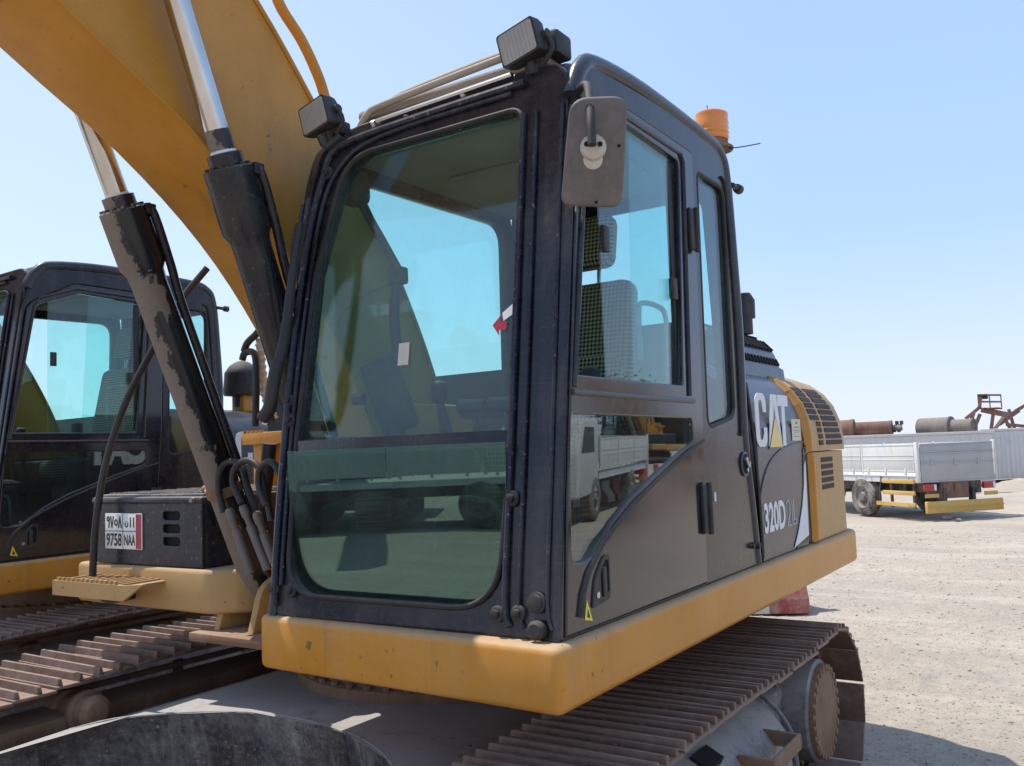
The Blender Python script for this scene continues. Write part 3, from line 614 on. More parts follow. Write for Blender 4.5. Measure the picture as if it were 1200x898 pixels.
# mirror hung from the roof in front of the door
mc = P(698, 181, x=-1.16); d = (CAM-mc).normalized(); exm = Vector((0, 0, 1)).cross(d).normalized(); eym = d.cross(exm)
mx_, my_ = exm*cos(R(-4))+eym*sin(R(-4)), eym*cos(R(-4))-exm*sin(R(-4))
MM = frameM(mc, mx_, my_); sc = (mc-CAM).length/1056*.93
mo = rpoly([(-42*sc, -62*sc, 14*sc), (34*sc, -64*sc, 16*sc), (37*sc, 68*sc, 20*sc), (-32*sc, 66*sc, 22*sc)], 6)
mb = MB(); mb.rings([[MM @ Vector((p[0]*k, p[1]*k, z)) for p in mo] for k, z in ((1, -.03), (1, -.006), (.975, 0), (.93, .003))]); mir = mb.build('mirror', 'mirror_back', ex)
mb = MB(); mb.rings([[MM @ Vector((p[0]*.95, p[1]*.95, z)) for p in mo] for z in (-.034, -.0305)]); mb.build('mirror_glass', 'chrome', mir)
mb = MB(); cc = MM @ Vector((-3*sc, 8*sc, .012)); mb.lathe(cc-d*.016, d, ((0, 15*sc), (.02, 16*sc), (.032, 13*sc), (.036, 8*sc)), 18)
cl2 = MM @ Vector((-3*sc, -6*sc, .006)); mb.lathe(cl2-d*.01, d, ((0, 11*sc), (.012, 12*sc), (.016, 9*sc)), 16)
mb.build('mirror_clamp', 'clamp_metal', mir)
mb = MB()
for s in (-8, 8): mb.lathe(MM @ Vector(((s-3)*sc, 12*sc, .036)), d, ((0, 3.2*sc), (.010, 3.2*sc)), 10)
mb.lathe(MM @ Vector((28*sc, 10*sc, .002)), d, ((0, 2*sc), (.004, 2*sc)), 8); mb.lathe(MM @ Vector((2*sc, -57*sc, .002)), d, ((0, 2*sc), (.004, 2*sc)), 8)
mb.build('mirror_screw', 'dark_hole', mir)
mb = MB(); mb.tube([P(676, 118, x=-1.30), P(680, 104, x=-1.25), P(687, 100, x=-1.2), P(690, 112, x=-1.17), P(692, 140, x=-1.14), P(694, 170, x=-1.13)], .0125, 10, 5); mb.build('mirror_arm', 'rubber', mir)
# grab rail on the cab front corner by the mirror
# ---- engine side
def hood_sec(d=0):   # section in (x, z), left side only
    return [(XL-d, 1.205), (XL-d, 1.72), (XL-d-.012, 1.82), (XL-d-.045, 1.92), (XL-d-.10, 2.00), (XL-d-.18, 2.06), (XL-d-.30, 2.105), (XL-d-.46, 2.13)]
def smoothsec(s, k=3): return [tuple(q)[:2] for q in catmull([Vector((a, b, 0)) for a, b in s], k)]
hs = smoothsec(hood_sec())
mb = MB(); mb.prism(hs+[(-4.0, 2.13), (-4.2, 1.98), (-4.2, 1.28)], 'y', 3.90, 4.62); hood = mb.build('engine_hood', 'grey_paint', ex)
mb = MB(); hs2 = smoothsec(hood_sec(.012)); mb.prism(hs2+[(-4.15, 2.12), (-4.15, 1.28)], 'y', 3.70, 3.92); mb.prism([(q[0]-.02, q[1]-.01) for q in hs]+[(-4.15, 2.12), (-4.15, 1.28)], 'y', 4.60, 4.70); mb.build('hood_gap', 'decal_black', hood)
# lower front shell joining the cab with the hood: dark curved seam
mb = MB(); mb.tube([(XL+.001, a, b) for a, b in ((3.79, 1.98), (3.845, 1.80), (3.875, 1.60), (3.888, 1.42), (3.890, 1.22))], .008, 8, 4); mb.build('panel_seam', 'decal_black', hood)
mb = MB(); mb.tube([(XL+.002, a, b) for a, b in ((3.892, 1.478), (3.95, 1.555), (4.05, 1.625), (4.2, 1.675), (4.36, 1.698), (4.55, 1.712), (4.62, 1.715))], .004, 8, 4); mb.build('panel_crease', 'grey_paint', hood)
mb = MB(); mb.mesh(plate_mesh([(4.60, 1.68), (4.66, 1.70), (4.655, 1.225), (4.40, 1.205), (4.415, 1.25), (4.50, 1.32), (4.56, 1.42)], [], .003, .0005), sideM(XL+.002))
mb.build('black_flash', 'decal_black', hood)
mb = MB(); mb.mesh(plate_mesh([(4.605, 1.60), (4.630, 1.62), (4.612, 1.25), (4.36, 1.215), (4.44, 1.285), (4.53, 1.40), (4.58, 1.50)], [], .003, .0005), sideM(XL+.0042)); mb.build('white_flash', 'decal_white', hood)
# lettering on the hood
TM = sideM(XL+.0022)
def shear(me, k, x0):
    for v in me.vertices: v.co.y += (v.co.x-x0)*k
    return me
mb = MB()
def poly(pts, thick=.003): mb.mesh(plate_mesh(pts, [], thick, .0003), TM)
# C
z0, z1 = 1.700, 1.940
def arcpts(cx, cy, rx_, ry_, a0, a1, n=10): return [(cx+rx_*cos(R(a0+(a1-a0)*i/n)), cy+ry_*sin(R(a0+(a1-a0)*i/n))) for i in range(n+1)]
o_ = [(4.045, z0+.155), (4.045, z0+.19)]+arcpts(3.995, z0+.19, .05, .05, 0, 90)[1:]+arcpts(3.945, z0+.19, .055, .05, 90, 180)+arcpts(3.945, z0+.05, .055, .05, 180, 270)+arcpts(3.995, z0+.05, .05, .05, 270, 360)+[(4.045, z0+.085)]
i_ = [(4.000, z0+.085), (4.000, z0+.055)]+arcpts(3.965, z0+.05, .025, .02, 0, -180, 8)+arcpts(3.965, z0+.19, .025, .02, 180, 0, 8)+[(4.000, z0+.155)]
poly(o_+i_)
# A, T
poly([(4.062, z0), (4.125, z1), (4.205, z1), (4.268, z0), (4.218, z0), (4.166, z0+.20), (4.112, z0)])
poly([(4.222, z1), (4.385, z1), (4.385, z1-.052), (4.330, z1-.052), (4.330, z0), (4.280, z0), (4.280, z1-.052), (4.222, z1-.052)])
mb.build('hood_lettering', 'decal_white', hood)
mb = MB(); t_ = text_mesh('CAT', .2, .012, .001); mb.mesh(fit(t_, -4.42, -3.90, 1.68, 1.94), frameM((-4.205, 0, 0), (0, -1, 0), (0, 0, 1))); mb.build('hood_lettering', 'decal_white', hood)
mb = MB(); mb.mesh(plate_mesh([(4.056, z0-.012), (4.275, z0-.012), (4.166, z0+.150)], [], .003, .0003), sideM(XL+.0036)); mb.build('triangle_outline', 'grey_paint', hood)
mb = MB(); mb.mesh(plate_mesh([(4.068, z0-.004), (4.263, z0-.004), (4.166, z0+.132)], [], .003, .0003), sideM(XL+.0052)); mb.build('triangle', 'decal_yellow', hood)
mb = MB(); mb.mesh(fit(text_mesh('320D', .15, .0045, .0008), 3.935, 4.245, 1.318, 1.452), TM); mb.build('model_lettering', 'decal_white', hood)
mb = MB()
for pts in ([(4.270, 1.43), (4.30, 1.445), (4.325, 1.42), (4.32, 1.38), (4.275, 1.325), (4.335, 1.325)], [(4.36, 1.44), (4.36, 1.325), (4.42, 1.325), (4.42, 1.345), (4.385, 1.345), (4.385, 1.44)]):
    mb.tube([(XL+.002, a, b) for a, b in pts], .0022, 6)
mb.build('worn_lettering', 'decal_white', hood)
mb = MB(); mb.mesh(plate_mesh(rpoly([(4.435, 1.722), (4.585, 1.722), (4.585, 1.828), (4.435, 1.828)]), [], .002, .0003), sideM(XL+.002)); stk = mb.build('sticker', 'sticker_cream', hood)
mb = MB(); Tk = sideM(XL+.0036)
for q in ((4.50, 1.805, 4.53, 1.815), (4.47, 1.786, 4.555, 1.790), (4.455, 1.772, 4.57, 1.775), (4.47, 1.763, 4.56, 1.765), (4.46, 1.742, 4.56, 1.744)): mb.mesh(plate_mesh([(q[0], q[1]), (q[2], q[1]), (q[2], q[3]), (q[0], q[3])], [], .0008, .0001), Tk)
mb.build('sticker_print', 'frame_grey', hood)
# black grille hump on the hood
mb = MB(); gx = -1.45; gy0, gy1 = 4.05, 4.98; gz = 2.135
sec = rpoly([(gx+.01, gz-.12), (gx, gz-.02), (gx-.03, gz+.07, .02), (gx-.10, gz+.15, .04), (gx-.22, gz+.18, .05), (gx-.9, gz+.18), (gx-.9, gz-.12)], 4)
mb.prism(sec, 'y', gy0, gy1-.06); mb.prism([(p[0]-.02, max(p[1]-.045, gz-.02)) if p[1] > gz else p for p in sec], 'y', gy1-.07, gy1)
gr = mb.build('hood_grille', 'grey_paint', ex)
mb = MB()
for i in range(17):
    y = gy0+.02+i*.051
    for (xa, za), (xb, zb) in (((gx-.006, gz-.005), (gx-.022, gz+.030)), ((gx-.034, gz+.078), (gx-.085, gz+.132)), ((gx-.115, gz+.153), (gx-.20, gz+.178))):
        mb = MB(); a, b = Vector((xa, y, za)), Vector((xb, y, zb)); n = Vector((0, 1, 0)).cross(b-a).normalized(); n = n if n.z > 0 else -n
        mb.rings([[a+n*.012, b+n*.012, b+n*.012+Vector((0, .021, 0)), a+n*.012+Vector((0, .021, 0))], [a-n*.002, b-n*.002, b-n*.002+Vector((0, .021, 0)), a-n*.002+Vector((0, .021, 0))]]); mb.build('grille_slot', 'dark_hole', gr)
# exhaust / mirror bit behind the cab
mb = MB(); q = P(872, 392, x=-1.62); mb.cyl(q, q+Vector((0, 0, .22)), .05, 16); mb.lathe(q+Vector((0, .02, .09)), (0, 0, 1), ((0, .06), (.1, .062), (.14, .04)), 16); mb.build('exhaust_pipe', 'black_plastic', ex)

# ---- counterweight
CY0, CY1 = 4.70, 5.58; CX = (XL-4.25)/2
def cw_outline(d, y0=CY0):
    xl, xr, yb = XL+.004-d, -4.25+d, CY1-d*.55
    pts = [(xl, y0)]
    r = max(.20, .20)
    n = 8
    for i in range(n+1):
        t = pi/2*i/n; pts.append((xl-r*.8+r*.8*cos(t), yb-r+r*sin(t)))
    for i in range(1, 8):
        s = i/8; x = (xl-r*.8)*(1-s)+(xr+r*.8)*s; pts.append((x, yb+.38*sin(pi*s)**.7))  # rear bulge deepened so its cast shadow lands farther back
    for i in range(n+1):
        t = pi/2*(1-i/n); pts.append((xr+r*.8-r*.8*cos(t), yb-r+r*sin(t)))
    pts.append((xr, y0)); return pts
prof = [(-.0, 1.205), (-.004, 1.24), (-.004, 1.655), (.0, 1.664)]
mb = MB(); mb.rings([[(x, y, z) for x, y in cw_outline(d)] for d, z in ((0, 1.203), (0, 1.658))]); 
mb2prof = [(0.0, 1.664), (0, 1.74), (.012, 1.83), (.040, 1.915), (.085, 1.985), (.15, 2.040), (.25, 2.085), (.38, 2.115)]
cw = mb.build('counterweight', 'tan_paint', ex, smooth=25)
mb = MB(); mb.rings([[(x, y, z) for x, y in cw_outline(d-.012, CY0-.02)] for d, z in mb2prof]); up_ = mb.build('counterweight_cap', 'tan_paint', cw, smooth=30)
def cws(y, z, off=.004):
    for (d0, z0_), (d1, z1_) in zip(mb2prof, mb2prof[1:]):
        if z0_ <= z <= z1_:
            t = (z-z0_)/(z1_-z0_); d = d0+(d1-d0)*t-.012; n = Vector((z1_-z0_, 0, d1-d0)).normalized(); break
    # the rear of the side wraps round in plan
    r = .20; yb = CY1-d*.55; xl = XL+.004-d
    x = xl
    if y > yb-r:
        s = min(1, (y-(yb-r))/r); x = xl-r*.8+r*.8*math.sqrt(max(0, 1-s*s))
    return Vector((x, y, z))+n*off
mb = MB()
zz = [1.690+i*.0335 for i in range(11)]
def slot(ya, yb_, za, zb):
    mb = MB()
    m_ = 4; A = [cws(ya+(yb_-ya)*i/m_, za) for i in range(m_+1)]; B = [cws(ya+(yb_-ya)*i/m_, zb) for i in range(m_+1)]
    A2 = [cws(ya+(yb_-ya)*i/m_, za, -.004) for i in range(m_+1)]; B2 = [cws(ya+(yb_-ya)*i/m_, zb, -.004) for i in range(m_+1)]
    for i in range(m_): mb.rings([[A[i], A[i+1], B[i+1], B[i]], [A2[i], A2[i+1], B2[i+1], B2[i]]])
    mb.build('louver', 'louver_dark', up_)
lv = [1.695, 1.728, 1.761, 1.794, 1.827, 1.860, 1.893, 1.925, 1.955, 1.983, 2.008]
for i, z in enumerate(lv[:-1]):
    h_ = (lv[i+1]-z)*.74; sh = 0
    slot(5.02-(i*.006), 5.36-(i*.014), z, z+h_)
    if i < 4: slot(4.87, 4.95, z, z+h_)
    elif i < 10: slot(4.77-(i-4)*.004, 4.94-(i-4)*.006, z, z+h_)
for k in range(5):
    mb = MB(); z = 1.458+k*.036; mb.box((XL-.01, 4.93, z), (XL+.007, 5.17, z+.025)); mb.build('louver', 'louver_dark', cw)
mb = MB(); mb.box((XL, 4.76, 1.47), (XL+.008, 4.78, 1.60), bev=.002); mb.box((XL, 4.82, 1.48), (XL+.009, 4.845, 1.59), bev=.002); mb.build('latch', 'tan_paint', cw)
mb = MB(); mb.prism(rpoly([(XL+.001, 4.68), (XL+.030, 4.70, .01), (XL+.030, 4.74, .01), (XL+.001, 4.78)]), 'z', 1.215, 1.65); mb.build('edge_flange', 'yellow_paint', cw)
mb = MB(); pts = [cws(4.69, z, .010) for z in (1.67, 1.74, 1.83, 1.915, 1.985, 2.04, 2.085)]; pts2 = [p+Vector((-.03, .035, 0)) for p in pts]
for a, b, c2, d2 in zip(pts, pts[1:], pts2, pts2[1:]): mb.rings([[a, b, d2, c2], [a+Vector((-.03, -.03, -.02)), b+Vector((-.03, -.03, -.02)), d2+Vector((-.03, -.02, -.02)), c2+Vector((-.03, -.02, -.02))]])
mb.build('cap_edge', 'yellow_paint', up_)
# ---- boom foot, boom
BX0, BX1 = -2.99, -2.57
mb = MB()
low = [(3.05, 1.25), (2.93, 1.62), (2.80, 1.95), (2.60, 2.28), (2.32, 2.60), (1.96, 2.88), (1.51, 3.14), (.6, 3.70), (-.6, 4.55), (-1.9, 5.4)]
upp = [(-1.5, 6.0), (-.2, 5.25), (1.0, 4.40), (1.95, 3.72), (2.27, 3.46), (2.55, 3.16), (2.85, 2.80), (3.12, 2.40), (3.32, 2.0), (3.42, 1.6), (3.38, 1.25)]
lowc = [tuple(q)[:2] for q in catmull([Vector((a, b, 0)) for a, b in low], 4)]
uppc = [tuple(q)[:2] for q in catmull([Vector((a, b, 0)) for a, b in upp], 4)]
mb.prism(lowc+uppc, 'x', BX0, BX1, .012, 2)
boom = mb.build('boom', 'yellow_boom', ex)
# flanges standing proud along the upper edge, weld seams, pipes
mb = MB()
for x in (BX0, BX1):
    for cur in (uppc[:36],):
        mb.tube([(x, a, b) for a, b in cur], .011, 6)
mb.tube([(BX1+.001, a, b) for a, b in lowc[6:34]], .006, 6)
mb.tube([(BX1+.001, 2.62, 2.26), (BX1+.001, 2.86, 2.42), (BX1+.001, 3.06, 2.50)], .006, 6)
mb.build('weld_seam', 'yellow_boom', boom)
mb = MB(); pp = [P(u, v, x=-2.62) for u, v in ((318, -40), (326, 2), (352, 45), (368, 78), (379, 108), (388, 150))]
mb.tube(pp, .022, 12, 5); mb.build('hydraulic_pipe', 'yellow_boom', boom)
mb = MB(); mb.box((-3.02, 2.95, 1.15), (-2.99, 3.55, 1.95), bev=.01); mb.box((-2.57, 2.95, 1.15), (-2.54, 3.55, 1.95), bev=.01); mb.build('boom_bracket', 'yellow_paint', ex)
# ---- boom cylinders
def cylinder(x, foot, top, mat, zg):
    """foot, top = (y, z); zg = height of the gland"""
    f = Vector((x, *foot)); t = Vector((x, *top)); d = (t-f).normalized(); L_ = (t-f).length
    gl = (zg-f.z)/d.z
    mb = MB(); mb.lathe(f, d, ((.06, .06), (.10, .068), (gl-.34, .068), (gl-.30, .072), (gl-.27, .088), (gl-.055, .088), (gl-.05, .082), (gl-.045, .060), (gl, .060), (gl+.002, .045)), 32)
    b_ = mb.build('boom_cylinder', mat, ex)
    mb = MB(); mb.cyl(f+d*(gl-.01), t, .043, 28); mb.build('rod', 'chrome', b_)
    mb = MB(); mb.lathe(f+d*(gl+.0), d, ((0, .0445), (.006, .0455), (.010, .0435)), 28); mb.build('wiper_ring', 'decal_white', b_)
    if x > -2.8: mb = MB(); mb.lathe(f+d*(gl+.012), d, ((0, .0438), (.045, .0436), (.070, .0432)), 28); mb.build('dirt_collar', 'cylinder_muddy', b_)
    mb = MB()
    e = Vector((1, 0, 0)); g = d.cross(e)
    for k in range(12):
        a = 2*pi*k/12; o = f+d*(gl-.052)+(e*cos(a)+g*sin(a))*.073; mb.lathe(o, d, ((0, .010), (.012, .010), (.013, .005)), 8)
    mb.build('gland_bolt', mat, b_)
    # oil pipe running down the back of the barrel
    mb = MB(); s = (g if g.y > 0 else -g)*.70+e*.72; s.normalize()
    mb.tube([f+d*(gl-.06)+s*.09, f+d*(gl-.10)+s*.105, f+d*(gl-.3)+s*.100, f+d*(gl-.45)+s*.09, f+d*(gl*.5)+s*.088, f+d*.5+s*.088, f+d*.30+s*.09], .017, 10, 4)
    mb.box(f+d*(gl-.075)+s*.09-Vector((.022, .022, .022)), f+d*(gl-.075)+s*.09+Vector((.022, .022, .022)), bev=.006)
    mb.build('oil_pipe', 'cylinder_black', b_)
    mb = MB(); mb.cyl(f-e*.075, f+e*.075, .055, 24); mb.lathe(f, d, ((-.07, .03), (-.04, .062), (.03, .066), (.08, .066)), 20); mb.build('cylinder_eye', 'rust_steel', b_)
    mb = MB(); q = f+d*.54; mb.lathe(q, d, ((0, .070), (.002, .077), (.04, .077), (.042, .070)), 28); mb.cyl(q+d*.02-e*.06-g*.0, q+d*.02-e*.125, .018, 10); mb.build('clamp', 'rust_steel', b_)
    return b_
cA = cylinder(-3.07, (2.715, 1.095), (1.62, 3.68), 'cylinder_muddy', 2.745)
cB = cylinder(-2.487, (2.68, 1.13), (1.60, 3.93), 'cylinder_black', 2.79)
# lugs of the cylinder feet
for x in (-3.175, -2.965):
    mb = MB(); mb.prism(rpoly([(2.53, 1.02), (2.585, 1.20, .05), (2.70, 1.255, .07), (2.80, 1.17, .06), (3.1, 1.10), (3.1, 1.02)], 6), 'x', x-.018, x+.018, .005); mb.build('cylinder_lug', 'tan_paint', ex)
for x in (-2.60,):
    mb = MB(); mb.prism(rpoly([(2.53, 1.02), (2.585, 1.20, .05), (2.70, 1.255, .07), (2.80, 1.17, .06), (3.1, 1.10), (3.1, 1.02)], 6), 'x', x-.018, x+.018, .005); mb.build('cylinder_lug', 'tan_paint', ex)
mb = MB(); mb.cyl((-3.24, 2.70, 1.13), (-2.90, 2.70, 1.13), .036, 20); mb.build('foot_pin', 'rust_steel', ex)
mb = MB(); mb.box((-3.25, 2.45, .985), (-2.55, 3.1, 1.02), bev=.004); mb.build('lug_plate', 'rust_steel', ex)
# loops of hydraulic hose by the cylinder foot
def loop(u0, v0, u1, v1, w, yy, r=.014, foot=(0, 0)):
    a, b = P(u0, v0, y=yy), P(u1, v1, y=yy)
    return a, b
for (pts, yy) in (((( 262, 600), (256, 572), (259, 550), (270, 541), (283, 547), (290, 570), (300, 600), (312, 640)), 2.42),
                  (((283, 590), (273, 565), (277, 547), (290, 540), (303, 548), (310, 572), (318, 610)), 2.36),
                  (((312, 592), (304, 572), (304, 552), (313, 542), (322, 545), (330, 560)), 2.30)):
    mb = MB(); mb.tube([P(u, v, y=yy) for u, v in pts], .0135, 10, 6); mb.build('hydraulic_hose', 'hose_rubber', ex)
for (u0, v0, u1, v1) in ((268, 596, 294, 672), (284, 592, 314, 668), (300, 600, 322, 660)):
    mb = MB(); a, b = P(u0, v0, y=2.38), P(u1, v1, y=2.44); d = (b-a).normalized()
    mb.lathe(a, d, ((0, .013), (.012, .018), (.045, .018), (.05, .014), (.09, .0135)), 12)
    mb.lathe(a+d*.085, d, ((0, .017), (.01, .0185), ((b-a).length-.09, .0185), ((b-a).length-.085, .014)), 12); mb.build('hose_fitting', 'hose_steel', ex)
mb = MB(); a = P(300, 580, y=2.6)
for k, (u, v) in enumerate(((278, 470), (300, 470), (262, 520))): pass
mb.tube([P(301, 640, y=2.62), P(306, 600, y=2.62), P(312, 560, y=2.62), P(316, 520, y=2.62)], .03, 10, 4); mb.build('hose_bundle', 'hose_rubber', ex)
# yellow standing bracket and air line seen between cab and cylinder
mb = MB(); a, b = P(292, 508, y=3.15), P(322, 520, y=3.15); mb.box((a.x, 3.1, b.z), (b.x+.1, 3.3, a.z), bev=.004)
mb.box((a.x+.04, 3.14, 1.2), (a.x+.16, 3.26, b.z), bev=.004); mb.build('stand_bracket', 'yellow_paint', ex)
mb = MB()
for i in range(5): mb.box((a.x+.01+i*.03, 3.1, a.z), (a.x+.025+i*.03, 3.12, a.z+.012))
mb.build('bracket_tread', 'yellow_paint', ex)
mb = MB(); mb.tube([P(u, v, y=2.95) for u, v in ((284, 422), (287, 414), (296, 413), (300, 425), (300, 470), (299, 500))], .017, 10, 5); mb.build('steel_pipe', 'cylinder_black', ex)
mb = MB(); mb.tube([P(u, v, y=2.95) for u, v in ((286, 412), (290, 402), (300, 392), (306, 384))], .017, 10, 5); mb.build('bent_pipe', 'hose_rubber', ex)
mb = MB(); pts = [P(u, v, y=3.0) for u, v in ((305, 395), (306, 430), (312, 465), (320, 490))]; pts = catmull(pts, 9)
mb.tube(pts, [(.026 if i % 2 else .019) for i in range(len(pts))], 12); mb.build('corrugated_hose', 'clamp_metal', ex)
mb = MB(); q = P(318, 492, y=2.3); mb.lathe(q, (0, -1, 0), ((0, .022), (.03, .022), (.032, .012)), 6); mb.build('bolt', 'steel', ex)

# ---- undercarriage
YA, YB, RT, ZC = 1.35, 4.47, .382, .425
mb = MB(); 
pl3 = [(-3.76, 1.75, .60), (-3.62, 2.15, .66), (-3.33, 2.24, .725), (-2.87, 2.43, .75), (-2.36, 2.42, .75), (-1.98, 2.25, .745), (-1.80, 2.02, .72), (-1.66, 1.6, .64), (-1.62, 1.6, .62), (-1.62, 4.2, .62), (-2.2, 4.05, .75), (-3.3, 4.05, .75), (-3.8, 4.2, .60), (-3.82, 1.75, .59)]
def cbz(p, dz): return (p[0], p[1], p[2]+dz)
t = bmesh.new(); A = [t.verts.new(p) for p in pl3]; B = [t.verts.new((p[0], p[1]+(.10 if p[1] < 3 else -.10), .30)) for p in pl3]; n = len(A)
t.faces.new(A); t.faces.new(B[::-1])
for i in range(n): t.faces.new((A[i], B[i], B[(i+1) % n], A[(i+1) % n]))
bmesh.ops.triangulate(t, faces=[f for f in t.faces if len(f.verts) > 4])
mb.merge(t); cbd = mb.build('carbody', 'carbody_paint', ex, smooth=20)
mb = MB(); mb.tube([cbz(p, -.006) for p in pl3[1:8]], .007, 8, 5); mb.build('carbody_lip', 'carbody_paint', cbd)
mb = MB(); mb.lathe((-2.62, 3.42, .742), (0, 0, 1), ((0, .70), (.05, .70), (.055, .655), (.20, .655), (.205, .62), (.29, .62)), 64)
for k in range(48):
    a = 2*pi*k/48; mb.lathe((-2.62+.678*cos(a), 3.42+.678*sin(a), .79), (0, 0, 1), ((0, .015), (.018, .015), (.02, .008)), 6)
mb.build('swing_bearing', 'rust_steel', ex)
def track_path(s):
    """s in 0..1 -> (y, z, angle) of the outer face, top run rearward first"""
    straight = YB-YA; per = 2*straight+2*pi*RT; d = (s % 1)*per
    if d < straight:
        u = d/straight; sag = -.018*sin(pi*u*2)**2
        return YA+d, ZC+RT+sag, 0
    d -= straight
    if d < pi*RT: a = d/RT; return YB+RT*sin(a), ZC+RT*cos(a), -a
    d -= pi*RT
    if d < straight: return YB-d, ZC-RT, -pi
    d -= straight; a = d/RT; return YA-RT*sin(a), ZC-RT*cos(a), -pi-a
mb = MB()   # one shoe, local: y along the path, z out
mb.box((-.275, -.094, 0), (.275, .094, .014), bev=.003, seg=1)
for y in (-.079, -.012, .055):
    t = [(-.275, y), (.275, y)]
    mb.prism([(y-.011, .012), (y-.006, .036), (y+.006, .036), (y+.012, .012)], 'x', -.272, .272, .003, 1)
mb.box((-.09, -.09, -.05), (-.05, .09, 0)); mb.box((.05, -.09, -.05), (.09, .09, 0))
for sx_ in (-.07, .07):
    for sy_ in (-.045, .045): mb.lathe((sx_, sy_, .014), (0, 0, 1), ((0, .012), (.010, .012), (.011, .006)), 6)
shoe_proto = mb.build('track_shoe', 'track_steel', None); shoe_me = shoe_proto.data; bpy.data.objects.remove(shoe_proto)
mb = MB()   # wider shoe with two bars for the far track
mb.box((-.335, -.094, 0), (.335, .094, .014), bev=.003, seg=1)
for y in (-.075, .020):
    mb.prism([(y-.014, .012), (y-.008, .045), (y+.007, .045), (y+.016, .012)], 'x', -.325, .325, .004, 1)
mb.box((-.09, -.09, -.05), (-.05, .09, 0)); mb.box((.05, -.09, -.05), (.09, .09, 0))
for sx_ in (-.09, .09): mb.lathe((sx_, -.03, .014), (0, 0, 1), ((0, .012), (.012, .012), (.013, .006)), 6)
shoe_proto = mb.build('track_shoe', 'track_steel', None); shoe_wide = shoe_proto.data; bpy.data.objects.remove(shoe_proto)
NS = 46
def track(xc, side):
    mb = MB(); s = side    # +1: outer face towards +x
    f = lambda a: xc+a*s
    # track frame: sloping top, flat outer side
    sec = [(f(-.20), .30), (f(-.20), .645), (f(.0), .665), (f(.12), .60), (f(.20), .50), (f(.215), .30)]
    mb.prism(sec, 'y', YA+.35, YB-.60, .04, 3)
    mb.box((f(-.20) if s > 0 else f(.05), YB-.7, .33), (f(.05) if s > 0 else f(-.20), YB-.1, .58), bev=.02)
    tf = mb.build('track_frame', 'frame_grey' if side > 0 else 'rust_steel', ex)
    mb = MB(); mb.box((f(.12)-.04, 3.05, .585), (f(.12)+.035, 3.20, .612), rot=Matrix.Rotation(R(27*side), 3, 'Y')); mb.build('slot', 'dark_hole', tf)
    mb = MB(); mb.box((f(.21)-.002, 3.28, .37), (f(.21)+.010, 3.35, .45)); mb.build('slot', 'dark_hole', tf)
    mb = MB(); q = f(.20); [mb.box((min(q+a_*s, q+b_*s), c_, .505), (max(q+a_*s, q+b_*s), d_, .565), bev=.005) for a_, b_, c_, d_ in ((-.04, .10, 3.32, 3.335), (.085, .10, 3.335, 3.66), (-.06, .10, 3.66, 3.675))]; mb.build('frame_step', 'rust_steel', tf)
    mb = MB(); mb.tube([(f(-.15), YB-.60, .655), (f(.02), YB-.60, .665), (f(.13), YB-.60, .60), (f(.20), YB-.60, .50), (f(.215), YB-.60, .36)], .010, 8, 3); mb.build('end_rib', 'frame_grey', tf)
    tr = MB(); tr.box((f(-.03), YA, .69), (f(-.0), YB, .715)); tr.box((f(.0), YA, .10), (f(.03), YB, .12))
    tk = tr.build('track_chain', 'track_steel', ex)
    mb = MB(); mb.box((min(f(-.24), f(-.30)), YA+.3, .50), (max(f(-.24), f(-.30)), YB-.5, .575), bev=.008); mb.build('frame_rail', 'rust_steel', tf)
    for i in range(NS):
        y, z, a = track_path(i/NS); z -= (.055*max(0, (2.7-y)/1.3)**1.5 if s < 0 and z > .6 else 0)
        o = bpy.data.objects.new('track_shoe', shoe_me if s > 0 else shoe_wide); C.objects.link(o); o.parent = tk
        o.location = Vector((xc+.004*sin(i*7.3)-(.06 if s < 0 else 0), y, z+.003*sin(i*3.1)))-ORG; o.rotation_euler = (a+.02*sin(i*5.7), .006*sin(i*2.3), .008*sin(i*4.9))
    # final drive + sprocket at the rear, idler at the front
    mb = MB(); mb.lathe((f(-.12), YB-.02, .44), (s, 0, 0), ((0, .22), (.02, .235), (.28, .235), (.29, .225)), 36); fd = mb.build('final_drive', 'frame_grey', ex)
    mb = MB(); mb.lathe((f(.17), YB-.02, .44), (s, 0, 0), ((0, .215), (.022, .215), (.026, .205), (.030, .155), (.034, .150), (.036, .02)), 36)
    for k in range(26):
        a = 2*pi*k/26; mb.lathe((f(.17), YB-.02+.200*cos(a), .44+.200*sin(a)), (s, 0, 0), ((0, .017), (.032, .017), (.034, .010)), 8)
    mb.build('drive_cover', 'rust_steel', fd)
    mb = MB(); pr = []
    for k in range(84):
        a = 2*pi*k/84; r = .31 if k % 4 < 2 else .265; pr.append((YB+r*cos(a), .412+r*sin(a)))
    mb.prism(pr, 'x', f(-.03) if s > 0 else f(.03), f(.03) if s > 0 else f(-.03)); mb.build('sprocket', 'rust_steel', ex)
    mb = MB(); mb.lathe((f(-.10), YA, .412), (s, 0, 0), ((0, .2), (.02, .29), (.06, .30), (.07, .33), (.13, .33), (.14, .30), (.18, .29), (.2, .2)), 40); mb.build('idler', 'rust_steel', ex)
    for y in ((2.45, 3.6) if s > 0 else (2.36, 3.6)):
        mb = MB(); mb.lathe((f(-.30), y, .650), (s, 0, 0), ((0, .05), (.02, .075), (.07, .075), (.08, .092), (.10, .092), (.11, .07), (.22, .06), (.23, .075), (.30, .075)), 28); mb.build('carrier_roller', 'rust_steel', ex)
    for k in range(7):
        y = YA+.5+k*.36; mb = MB(); mb.lathe((f(-.10), y, .185), (s, 0, 0), ((0, .07), (.04, .10), (.16, .10), (.2, .07)), 20); mb.build('track_roller', 'rust_steel', ex)
track(-1.385, 1)
track(-4.055, -1)
